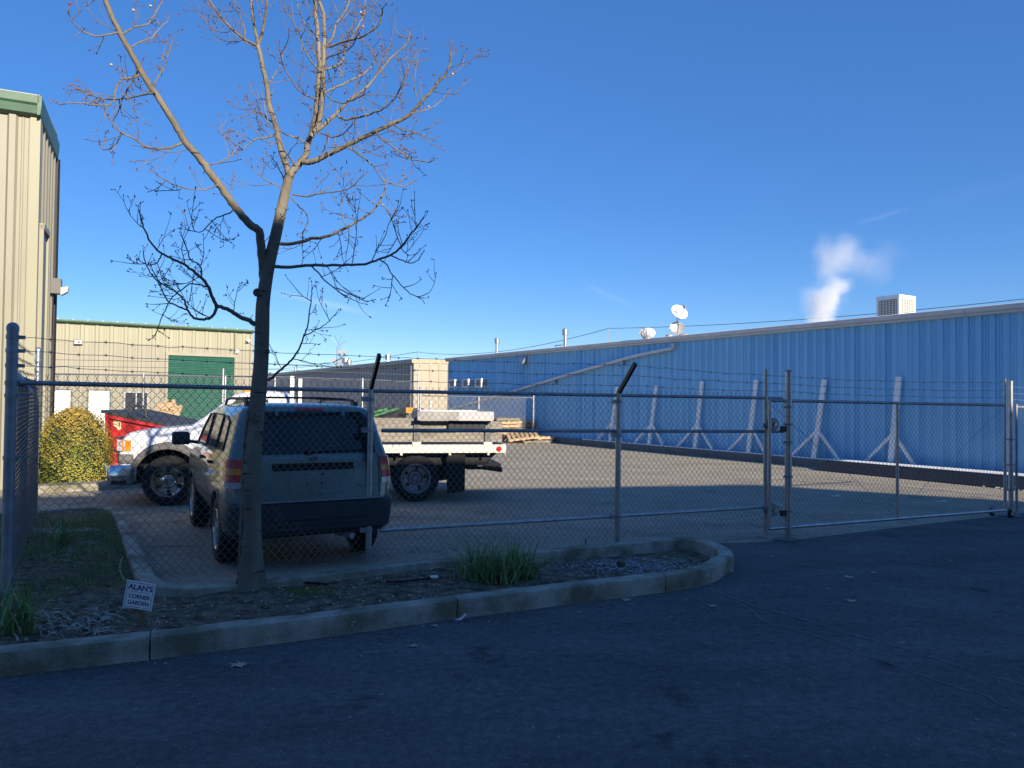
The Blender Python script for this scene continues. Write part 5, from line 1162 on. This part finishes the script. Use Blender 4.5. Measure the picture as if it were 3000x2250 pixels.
limb([(570,600),(567,560),(563,520),(560,500),(540,485),(520,462),(500,437),(478,405),(455,374),(430,340),(400,305),(385,280),(365,248),(345,215),(322,182),(300,145),(280,108),(258,68),(240,32),(222,-15),(210,-50)], 20, 9, -.7, 1.2)
limb([(626,382),(604,311),(599,280),(585,240),(576,187),(566.5,140),(557,99.6)], 14, 10, .5, 1.6)
limb([(557,99.6),(529,85.6),(495,56),(464,19),(445,-15),(430,-50)], 7, 4, .2, 1.4, .5)
limb([(557,99.6),(552,70),(548,40),(541.6,0),(536,-50)], 8, 6, .2, 1.2, .5)
limb([(557,99.6),(569.6,56),(575,25),(576,0),(575,-50)], 7, 5, -.2, 1.4, .5)
limb([(529,85.6),(527,62),(518,35),(506,8),(500,-30)], 4, 2.5, -.1, 1.2, .55)
limb([(626,378),(636,364),(647.4,351.7),(660,336),(666,305),(675.5,280),(685,218),(689.5,155.6),(688,93),(681.7,31),(679,-50)], 17, 8, .2, 1.6)
limb([(672,295),(690,262),(697,199),(698,160),(699,124.5),(700,78),(699,31),(690,5),(680,-40)], 11, 7, .35, 1.6)
limb([(655,350),(672,351),(691,342),(715,330),(744,317),(778,300),(812,283),(850,267),(878,252),(897,235),(915,215),(932,196),(946,180),(960,163),(968,149),(973,130),(974,113)], 13, 3.5, -.4, 1.6)
limb([(672,292),(695,273),(716,255),(735,236),(753,218),(773,203),(790.6,190),(808,170),(822,152.5),(843.5,127.6),(862,110),(881,90),(884,72)], 9, 3, .5, 1.7)
limb([(728,249),(744,258),(770,254),(790.6,249),(812,241),(831,233),(853,212),(862,196),(868,180.5),(881,152.5)], 5, 2.8, -.5, 1.6)
limb([(697,202),(720,190),(744,180.5),(770,168),(790.6,155.6),(804,140),(809,124.5)], 5, 3, .4, 1.7, .2)
limb([(703,102.7),(730,95),(753,87),(775,82),(790.6,74.7),(815.5,56),(826,31),(826,20)], 5.5, 3, -.4, 1.6, .3)
limb([(700,104),(716,86),(722,68.5),(727,50),(737.7,37),(748,20),(753,6),(760,-30)], 5.5, 3.5, .4, 1.5, .3)
limb([(688,152),(720,145),(738,132),(745,112),(755,90),(772,60),(785,35),(790,0)], 5, 3, .6, 1.6, .1)
limb([(812,285),(822,297),(831,305),(850,318),(868,330),(890,344),(910,347),(927.5,350)], 4, 2.2, -.2, 1.3, -.25)
limb([(750,317),(765,326),(778,336),(803,355),(815,370),(825,386),(843.5,395),(866,402),(884,398)], 4, 2.2, .3, 1.3, -.15)
limb([(825,386),(832,404),(818.6,435.7),(805,455),(790.6,467),(768,481),(747,492),(728,502),(710,509),(690,514),(672,515),(645,524),(603,526)], 3, 8, 0, 1.5, .25)
limb([(747,492),(741,470),(738,455),(737.7,435.7)], 3, 2, .1, 1.2, .2)
limb([(818,436),(832,449),(843.5,467),(852,490),(859,513.5),(870,540),(880,550)], 3, 2, -.2, 1.3, .2)
limb([(595,576),(625,577),(660,574),(705,573),(750,573),(785,571),(820,560),(850,547),(870,530),(885,508),(900,492),(912,474)], 8, 2.5, -.5, 1.05)
limb([(670,574),(690,592),(700,604),(720,620),(740,628),(765,640),(792,651)], 3.5, 2, -.2, 1.3, -.1)
limb([(820,560),(838,575),(845,590),(862,610),(880,630),(905,643)], 3, 1.8, .1, 1.3, -.3)
limb([(845,552),(870,563),(890,568),(905,560)], 3, 1.8, .1, 1.3, -.3)
limb([(552,702),(540,693),(520,685),(500,672),(482,664),(466,658),(458,640),(448,618),(435,600),(418,586),(400,572),(375,560),(350,548),(330,530),(318,508),(308,485),(302,460)], 11, 2.5, -.7, 1.05)
limb([(468,659),(463,678),(450,688),(432,690),(415,684),(405,668),(398,650),(385,634),(365,622),(345,610),(325,590),(312,562),(310,545)], 7, 2.2, .4, 1.05, -.2)
limb([(405,668),(385,662),(362,650),(350,628),(338,600),(330,585)], 4, 2, -.3, 1.05, -.1)
limb([(435,602),(432,575),(412,560),(405,540),(396,520),(392,510)], 3.5, 2, .2, 1.4, -.35)
limb([(350,548),(345,560),(330,572),(312,570),(300,560)], 3, 1.8, .2, 1.4, -.4)
limb([(448,620),(415,612),(398,622),(375,640),(356,670),(345,700),(336,722)], 3.2, 1.8, -.2, 1.2, -.3)
limb([(580,822),(598,806),(618,790),(632,775),(645,755),(655,730),(663,708),(668,680),(672,650),(674,625)], 6, 2, -.2, 1.4)
limb([(655,728),(672,718),(690,708),(708,697),(722,682)], 3, 1.6, .1, 1.3, -.1)
limb([(395,308),(375,318),(350,320),(320,318),(290,300),(262,285),(240,260),(228,240)], 5.5, 2.2, -.3, 1.6, -.35)
limb([(262,285),(255,305),(240,320),(222,322),(215,312)], 3, 1.8, .2, 1.3, -.6)
limb([(310,160),(285,168),(262,172),(250,195),(245,218),(225,228),(195,225),(170,222),(135,225)], 5, 2, -.4, 1.6, -.5)
limb([(335,200),(305,205),(275,212),(240,215),(210,210),(180,200),(165,192)], 4.5, 2, .3, 1.6, -.5)
limb([(300,148),(290,170),(275,195),(262,222),(262,240)], 4, 2, .1, 1.6, -.5)
limb([(256,68),(240,74),(220,78),(198,76),(175,66),(158,48),(148,28)], 4, 2, -.3, 1.4, -.6)
limb([(262,75),(290,60),(318,52),(335,30),(345,12)], 4, 2, .3, 1.4, -.6)
limb([(275,105),(300,92),(325,82),(345,62),(362,45)], 3.5, 1.8, .3, 1.4, -.55)
limb([(325,190),(340,170),(352,150),(362,128),(370,95)], 3.5, 1.8, .3, 1.4, -.5)
limb([(438,362),(460,355),(485,345),(505,330),(515,315)], 3, 1.8, .2, 1.3, -.3)
limb([(470,400),(440,410),(410,408),(380,400),(360,390),(340,378)], 3, 1.8, -.3, 1.3, -.3)
limb([(510,450),(490,463),(468,470),(450,485),(435,500),(410,498)], 3.2, 1.8, -.3, 1.5, -.2)
limb([(598,290),(575,298),(555,300),(540,310),(520,325),(505,330),(492,300)], 4, 2, -.3, 1.6, .2)
limb([(594,268),(580,258),(570,248),(550,240),(535,225)], 4, 2, .3, 1.6, .25)
limb([(640,360),(625,340),(612,320),(602,300),(575,285)], 3.5, 2, -.3, 1.5)
limb([(665,310),(640,298),(615,290),(590,275),(570,255),(560,235)], 3.6, 2, -.4, 1.7)
limb([(620,420),(600,400),(580,392),(560,378),(545,362)], 3, 1.8, -.2, 1.5)
limb([(632,420),(660,424),(682,420),(715,415),(741,411),(765,400),(778,385)], 3.6, 2, -.3, 1.6)
limb([(628,425),(645,445),(660,460),(665,478),(655,500)], 3, 1.8, .3, 1.4)
limb([(675,282),(700,290),(725,296),(745,285),(760,270)], 3.4, 2, -.5, 1.8)
limb([(685,215),(660,205),(640,190),(625,165),(612,140),(605,110)], 3.8, 2, -.4, 1.7, .1)
limb([(689,150),(670,130),(655,100),(645,70),(632,45),(615,20)], 3.6, 2, -.3, 1.6, .15)
limb([(686,80),(668,62),(655,45),(645,15),(640,-10)], 3.4, 2, .3, 1.6, .2)
limb([(576,190),(590,165),(605,140),(612,115)], 3.2, 1.8, .2, 1.4, .4)
limb([(697,195),(715,215),(740,222),(765,215),(785,205)], 3.4, 2, -.6, 1.8, .1)
limb([(700,130),(722,118),(745,112),(762,98),(770,80)], 3.4, 2, -.4, 1.8, .2)
limb([(850,267),(868,280),(885,282),(905,290),(930,300)], 3, 1.8, .3, 1.4, -.3)
limb([(885,245),(910,240),(935,232),(955,215),(968,200)], 3, 1.8, .3, 1.4, -.3)
limb([(620,410),(612,385),(600,360),(590,345)], 3, 1.8, .2, 1.4)
crown = MB(); twigs = MB(); buds = MB(); rg = random.Random(21)
for p, r, _ in limbs: crown.tube(p, r, 9)
cr_ = crown.build('limbs', K['bark'], tree, smooth=60)
def bud(q, d, s=1.):
    a = d.normalized(); buds.lathe(q-a*.003*s, a, [(0,.0022*s),(.006*s,.0042*s),(.012*s,.003*s),(.017*s,.0005)], 5)
def twig(q, d, l, r, depth):
    k = max(4,int(l/.035)); pts = [q]; dd = d.normalized(); st = l/k; kink = .10
    for i in range(k):
        dd = (dd+Vector((rg.gauss(0,kink),rg.gauss(0,kink),rg.gauss(0,kink)+.075))).normalized(); pts.append(pts[-1]+dd*st)
    rad = [r*(1-.55*i/k) for i in range(k+1)]; twigs.tube(pts, rad, 4, cap=False); bud(pts[-1], dd, rg.uniform(.9,1.5))
    if rg.random() < .6:
        sd_ = dd.cross(Vector((rg.gauss(0,1),rg.gauss(0,1),rg.gauss(0,1)))).normalized(); twigs.tube([pts[-1], pts[-1]+(dd*.6+sd_)*.016], .0016, 3, cap=False); bud(pts[-1]+(dd*.6+sd_)*.016, dd*.6+sd_, 1.)
    for i in range(1,k):
        if rg.random() < (.42 if depth else .16):
            sd_ = dd.cross(Vector((rg.gauss(0,1),rg.gauss(0,1),rg.gauss(0,1)))).normalized(); nd = (pts[i+1]-pts[i]).normalized()*.7+sd_*.8+Vector((0,0,.15))
            if depth: twig(pts[i], nd, l*rg.uniform(.25,.55), r*.72, depth-1)
            else: e_ = pts[i]+nd.normalized()*.02; twigs.tube([pts[i], e_], .0015, 3, cap=False); bud(e_, nd, .9)
for p, r, rate in limbs:
    acc = rg.uniform(0,.06)
    for i in range(2,len(p)-1):
        seg_ = (p[i+1]-p[i]); acc += seg_.length*rate
        gap = .175 if r[i] < .012 else .27
        if acc > gap:
            acc = rg.uniform(-.05,.05); d = seg_.normalized(); sd_ = d.cross(Vector((rg.gauss(0,.5),rg.gauss(0,1.2),rg.gauss(0,.5)))).normalized()
            if r[i] > .020 and rg.random() < .55: continue
            twig(p[i], d*.55+sd_*.85+Vector((0,0,-.05)), rg.uniform(.14,.46)*(1.2 if r[i] > .008 else .75), rg.uniform(.0032,.0044), 1 if rg.random() < .8 else 2)
    d = (p[-1]-p[-2]).normalized(); bud(p[-1], d, 1.5); twig(p[-1], d+Vector((.3,0,.2)), .07, r[-1]*.8, 0); twig(p[-1], d+Vector((-.3,.2,.1)), .06, r[-1]*.8, 0)
twigs.build('twigs', K['twig'], tree, smooth=60); buds.build('buds', K['bud'], tree)
b = MB()
for x, y, dz in ((1003*.3112+479.4-12,27,0),(784,57,0),(978,160,0),(926,231,0),(826,443,0),(288,22,-.5),(325,13,-.5),(240,140,-.5)):
    b.ball(T(x,y,dz-.05), (.012,.012,.010), 8, 5)
b.build('acorn_caps', K['pallet'], tree, smooth=60)
# ---------------------------------------------------------------- garden sign
Ys = 5.25; tl = P(364,1698,Ys); trr = P(448,1710.5,Ys); br_ = P(453,1791.6,Ys); bl_ = P(368,1777,Ys)
sb0 = G(415,1832,.09); gs_ = thing('garden_sign', sb0, "white garden sign reading ALAN'S CORNER GARDEN on a short stake", 'sign')
ex = ((trr-tl)+(br_-bl_)).normalized(); ey = ((tl-bl_)+(trr-br_)).normalized(); en = ex.cross(ey).normalized(); ey = en.cross(ex); cc = (tl+trr+br_+bl_)/4; ww = ((trr-tl).length+(br_-bl_).length)/2; hh = ((tl-bl_).length+(trr-br_).length)/2
pl_ = MB().box(cc, (ww,hh,.004), (ex,ey,en)).build('plate', K['white'], gs_)
b = MB(); f1_ = cc+en*.0028; t_ = .0022; iw, ih = ww-.022, hh-.022
for s_ in (1,-1): b.box(f1_+ey*s_*ih/2, (iw+t_,t_,.001), (ex,ey,en)); b.box(f1_+ex*s_*iw/2, (t_,ih-t_,.001), (ex,ey,en))
b.box(f1_+ey*hh*.115, (ww*.66,.0018,.001), (ex,ey,en)); b.build('border', K['navy'], pl_)
for s, dy, sz, bo in (("ALAN'S", .27, .054, .0011),('CORNER',-.06,.039,.0007),('GARDEN',-.29,.039,.0007)):
    text('lettering', s, sz*hh/.196, 'navy', pl_, frame(cc+ey*dy*hh+ex*.002+en*.0026, ex, ey, en), .0006, bo)
b = MB()
for s_ in (1,-1): b.lathe(cc+ey*s_*(hh/2-.008)+en*.002, en, [(0,.003),(.002,.003),(.002,0)], 8)
b.build('screw', K['dark'], pl_)
q = Vector((cc.x+.01,cc.y+.018,0)); MB().box(Vector((q.x,q.y,.15)), (.036,.018,.30)).build('stake', K['stake'], gs_)
# ---------------------------------------------------------------- strappy plants
def clump(name, q, n, h, spread, lab, cat, dead=.15, seed=1, lean=(0,0), wdt=.0145):
    root = thing(name, q, lab, cat); rg = random.Random(seed); g_, t_, dd2 = MB(), MB(), MB()
    for i in range(n):
        a = rg.uniform(0,6.283); l = h*rg.uniform(.45,1.15); out = rg.uniform(.05,1.1)**.85; d = Vector((math.cos(a),math.sin(a)*.6,0)); q0 = q+Vector((rg.gauss(0,spread),rg.gauss(0,spread*.5),0)); q0.z = soilz(q0.x,q0.y)-.01
        w_ = wdt*rg.uniform(.6,1.15); s_ = Vector((-d.y,d.x,0)); 
        if s_.length < .1: s_ = Vector((1,0,0))
        s_.normalize(); pts = []; cur = q0.copy(); ang = R(86-32*out); dr_ = R(6+80*out*rg.uniform(.4,1.1))/8
        for k in range(9): pts.append(cur.copy()); cur = cur+(d*math.cos(ang)+Z*math.sin(ang))*l/8+Vector((lean[0],lean[1],0))*l/8; ang -= dr_*(.4+k*.22)
        for p in pts: p.z = max(p.z, soilz(p.x,p.y)+.004)
        tgt = dd2 if rg.random() < dead else g_
        o = len(tgt.v)
        for k, p in enumerate(pts):
            ww_ = w_*(1-.0*k)*(1 if k < 5 else 1-(k-4)/4.3); tgt.v += [p-s_*ww_/2, p+s_*ww_/2+Z*.0, p+Z*-.003]
        tgt.f += [(o+3*k,o+3*k+2,o+3*k+5,o+3*k+3) for k in range(8)]+[(o+3*k+2,o+3*k+1,o+3*k+4,o+3*k+5) for k in range(8)]
    g_.build('leaves', K['strap'], root)
    if dd2.v: dd2.build('yellowing_leaves', K['straptip'], root)
    return root
clump('strap_leaf_plant', G(1440,1690,.1), 260, .47, .13, 'dense green strap leaved clump drooping over the kerb right of the SUV', 'plant', .28, 3)
clump('strap_leaf_plant', G(1530,1680,.1), 110, .43, .07, 'smaller strap leaved clump joined to the right side of the dense clump', 'plant', .2, 13)
clump('strap_leaf_plant', G(20,1850,.1), 34, .50, .05, 'bright green strap leaved plant at the bottom left corner of the planter', 'plant', .1, 4, (.15,0), .020)
clump('strap_leaf_plant', G(85,1850,.1), 16, .48, .03, 'upright strap leaved shoots right of the bottom left corner plant', 'plant', .2, 41, wdt=.016)
clump('strap_leaf_plant', G(178,1605,.1), 24, .38, .045, 'small strap leaved plant in the grass behind the fence mesh', 'plant', .3, 5, wdt=.016)
for i, (x, y) in enumerate(((160,1815),(205,1808),(255,1806),(293,1812),(140,1725),(188,1722))):
    o_ = clump('young_shoot', G(x,y,.1), 4, .10 if y > 1750 else .13, .012, ('first','second','third','fourth','left','right')[i]+(' young green shoot from the left among the dried leaves beside the sign' if y > 1750 else ' small green shoot in the soil behind the dried leaves'), 'plant', 0, 50+i, wdt=.009)
# dried strap leaves
b = MB(); rg = random.Random(6)
def dried(b, x, y, l, w_, rg):
    q = G(x,y,.1); a = rg.uniform(-.9,.9)+(math.pi if rg.random() < .4 else 0); d = Vector((math.cos(a),math.sin(a),0)); n_ = 7; pts = []; up = rg.uniform(.0,.06); cv = rg.uniform(-.16,.16)
    for k in range(n_):
        f_ = k/(n_-1); a2 = a+cv*10*f_*.4; pts.append(q+Vector((0,0,0))); q = q+Vector((math.cos(a2),math.sin(a2),0))*l/n_
    o = len(b.v)
    for k, p in enumerate(pts):
        f_ = k/(n_-1); z = soilz(p.x,p.y)+.006+up*math.sin(math.pi*f_); dd = (pts[min(k+1,n_-1)]-pts[max(0,k-1)]).normalized(); s_ = Vector((-dd.y,dd.x,0))*w_*(.4+.6*math.sin(math.pi*min(1,f_+.2)))/2; tw = rg.uniform(-.004,.004)
        b.v += [Vector((p.x,p.y,z))-s_+Z*tw, Vector((p.x,p.y,z))+s_-Z*tw]
    b.f += [(o+2*k,o+2*k+1,o+2*k+3,o+2*k+2) for k in range(n_-1)]
for i in range(150): dried(b, rg.gauss(195,65), rg.gauss(1832,18), rg.uniform(.08,.24), rg.uniform(.006,.015), rg)
for i in range(30): dried(b, rg.uniform(60,560), rg.uniform(1720,1830), rg.uniform(.06,.2), rg.uniform(.004,.009), rg)
for i in range(34): dried(b, rg.gauss(185,40), rg.gauss(1640,16), rg.uniform(.08,.22), rg.uniform(.006,.013), rg)
tag(b.build('dried_leaves', K['dead']), 'tangled pale dried strap leaves lying left of the garden sign', 'dried leaves', kind='stuff')
# stones among the grass
rg = random.Random(12)
for x, y, s_, lab in ((255,1596,.16,'flat grey half buried stone right of the small strap leaved plant'),(165,1560,.30,'long low pinkish stone behind the small strap leaved plant'),(250,1558,.20,'pale flat stone at the back of the grassy planter'),(95,1556,.13,'rounded pale stone beside the side fence foot')):
    q = G(x,y,.1); b = MB().ball(q+Z*.0, (s_,s_*.45,.045), 14, 8)
    for v in b.v: v += Vector((1,.6,.4))*.02*mathutils.noise.noise(v*9)
    tag(b.build('stone', K['conc'], at=q, smooth=60), lab, 'stone')
# drip tube
b = MB(); pts = [G(x,y,.115) for x,y in ((1130,1704),(1170,1704),(1220,1699),(1262,1694))]; b.tube(pts, .009, 8)
dt = b.build('drip_tube', K['black'], at=pts[0], smooth=40); tag(dt, 'black irrigation tube with a white coupling lying left of the dense leafy clump', 'tube')
q = G(1272,1691,.12); MB().tube([q-Vector((.035,0,0)), q+Vector((.035,.008,0))], .015, 12).build('coupling', K['white'], dt, smooth=40)
b = MB(); pts = [G(x,y,.112) for x,y in ((815,1708),(850,1706),(900,1707),(935,1709),(960,1712))]; b.tube(pts, .010, 8); tag(b.build('drip_tube', K['black'], at=pts[0], smooth=40), 'short black tube piece lying just right of the tree base', 'tube')
b = MB(); pts = [G(x,y,.115) for x,y in ((358,1632),(352,1655),(352,1672),(358,1690),(366,1700))]; b.tube(pts, .009, 8); tag(b.build('pale_hose', K['dead'], at=pts[0], smooth=40), 'pale bent hose end rising behind the garden sign', 'hose')
b = MB(); q = G(1820,1660,.10); b.lathe(q, Z, [(0,.04),(.05,.045),(.06,.03),(.06,0)], 9); tag(b.build('cut_stump', K['barkrough'], at=q, smooth=30), 'small dark cut stump in the planter near its rounded end', 'stump')
q = G(1716,1595); tag(MB().tube([q, q+Z*.07], .008, 6).build('metal_pin', K['blackmetal'], at=q), 'short dark metal pin standing behind the planter kerb', 'pin')
# moss
b = MB(); rg = random.Random(77)
for i in range(500):
    x, y = rg.gauss(905,45), rg.gauss(1728,7); q = G(x,y,.1); r = rg.uniform(.004,.012); q.z = soilz(q.x,q.y)+r*.2; b.ball(q, (r,r,r*.5), 5, 3)
tag(b.build('moss', K['moss'], smooth=60), 'yellow green moss patches right of the tree base', 'moss', kind='stuff')
# ---------------------------------------------------------------- fallen leaves and scraps
def leaf(x, y, s_, lab, stand=0, z=.006, m='leafbrown'):
    s_ *= 1.12
    q = G(x,y); rg = random.Random(int(x*3+y)); rot = rg.uniform(0,6.28); pts = []
    lob = [(0,-.9),(.16,-.35),(.62,-.52),(.42,-.15),(1.0,-.02),(.62,.16),(.86,.52),(.40,.38),(.28,.62),(.22,.98),(0,.72),(-.22,.98),(-.28,.62),(-.40,.38),(-.86,.52),(-.62,.16),(-1.0,-.02),(-.42,-.15),(-.62,-.52),(-.16,-.35)]
    b = MB(); o = 0; b.v.append(Vector((0,0,0)))
    for px_, py_ in lob: b.v.append(Vector((px_,py_,0))*s_*.5*rg.uniform(.85,1.15))
    n = len(lob); b.f += [(0,1+i,1+(i+1)%n) for i in range(n)]
    for v in b.v: v.z = abs(v.x)**1.5*rg.uniform(.1,.9)/s_**.5*.45+v.y*.10*rg.uniform(-1,1)+rg.uniform(0,.007)
    b.tube([Vector((0,-.4*s_,0)),Vector((.1*s_,-.8*s_,.01))], .0012, 4)
    Mx = Matrix.Rotation(rot,4,'Z') if not stand else Matrix.Rotation(R(70),4,'X')
    b.v = [Mx@v+Vector((q.x,q.y,z+(.03*stand))) for v in b.v]; mn = min(v.z for v in b.v); b.v = [v+Z*(z-mn) for v in b.v]
    tag(b.build('fallen_leaf', K[m], at=q), lab, 'leaf', 'dry leaves fallen on the driveway')
for a in ((1023,1856,.095,'brown lobed leaf propped upright against the planter kerb',1),(700,1952,.11,'large dry brown leaf lying alone on the driveway below the SUV'),(1208,1896,.075,'small curled leaf on the driveway below the tree side kerb joint'),(1273,1838,.07,'dry leaf by the kerb just left of the white paper scrap'),
    (1833,1760,.10,'pale lobed leaf touching the kerb right of the leafy clump'),(2086,1779,.075,'dry leaf on the driveway below the rounded kerb end'),(2487,1694,.10,'dry leaf on the driveway in front of the gate, largest of its cluster'),(2561,1681,.07,'dry leaf on the driveway right of the largest one before the gate'),
    (2490,1763,.09,'pale leaf on the open driveway midway between gate and picture bottom'),(2618,1818,.045,'tiny pale leaf fragment furthest down the right driveway'),(2645,1886,.05,'dark small leaf low on the right side of the driveway'),(2425,1728,.04,'tiny leaf scrap between two larger leaves right of the planter end'),
    (1598,1775,.05,'small brown leaf tucked at the kerb foot below the leafy clump'),(2785,1645,.05,'small leaf on the driveway just before the right gate wheel'),(2262,1633,.05,'small pale leaf just left of the latch post foot')): leaf(*a[:4], stand=a[4] if len(a) > 4 else 0)
b = MB(); q = G(1352,1820); b.prism([q+Vector(v) for v in ((-.05,0,.006),(-.01,.0,.02),(.03,.02,.05),(.035,.02,.045),(.0,-.01,.012))], (0,.012,.003)); tag(b.build('paper_scrap', K['paper'], at=q), 'folded white paper strip lying at the kerb joint', 'paper scrap')
b = MB(); rg = random.Random(31)
for i in range(260):
    if i < 130: t = rg.random(); a = G(40+2060*t, 1982-265*t**.97-0); q = a+Vector((rg.gauss(.03,.05),rg.gauss(-.07,.05),0))
    else: q = G(rg.uniform(300,3000), rg.uniform(1600,2200))
    q.z = .006; s_ = rg.uniform(.004,.016); an = rg.uniform(0,6.28); d = Vector((math.cos(an),math.sin(an),.2))*s_; e = Vector((-d.y,d.x,.1*s_))*.6
    if inside(q.x,q.y,op): continue
    b.add([q-d,q+e,q+d,q-e],[(0,1,2,3)])
tag(b.build('leaf_crumbs', K['litter']), 'tiny leaf crumbs and grit scattered along the kerb foot and driveway', 'debris', kind='stuff')
b = MB()
for x, y in ((1148,1812+20),(1700,1797),(1433,1825),(1240,1838),(2663,1642),(2240,1550),(1310,1760-10),(1140,1630),(1283,1617),(2010,1720+40),(1965,1812),(1025,2105),(2805,1465),(2400,1440),(1885,1470)):
    q = G(x,y); r = rg.uniform(.008,.016); b.ball(q+Z*r*.7, (r,r*.8,r*.7), 6, 4)
tag(b.build('pebbles', K['nut'], smooth=60), 'small pale pebbles dotted over the driveway and yard', 'pebbles', kind='stuff')
# string on the yard by the blue wall, paper by the gate
q = G(1870,1313); b = MB()
for k in range(5): b.tube([q+Vector((rg.uniform(-.35,.35)+math.cos(t*.9+k)*.3, math.sin(t*1.3+k*2)*.5, .015+.05*abs(math.sin(t+k)))) for t in range(8)], .008, 4)
tag(b.build('loose_twine', K['paper'], at=q), 'tangle of pale twine on the yard at the foot of the blue wall', 'twine')
for x, y, lab in ((2450,1455,'flat grey paper scrap in the gate shade left of the gate upright'),(2760,1471,'flat grey paper scrap in the gate shade right of the gate upright')):
    q = G(x,y); b = MB().box(q+Z*.01, (.16,.09,.006)); b.prism([q+Vector((-.05,-.03,.012)),q+Vector((.06,-.03,.03)),q+Vector((.06,.04,.035))],(0,.004,.004)); tag(b.build('paper_scrap', K['paper'], at=q), lab, 'paper scrap')
# debris heap by the right fence
b = MB(); q0 = G(2985,1432)
for i in range(60):
    q = q0+Vector((rg.gauss(.1,.35),rg.gauss(0,.2),.02)); an = rg.uniform(0,6.28); d = Vector((math.cos(an),math.sin(an),rg.uniform(-.1,.5)))*rg.uniform(.03,.12); b.tube([q,q+d], .008, 4)
tag(b.build('debris_heap', K['paper'], at=q0), 'heap of pale broken debris at the foot of the wall right of the gate', 'debris', kind='stuff')
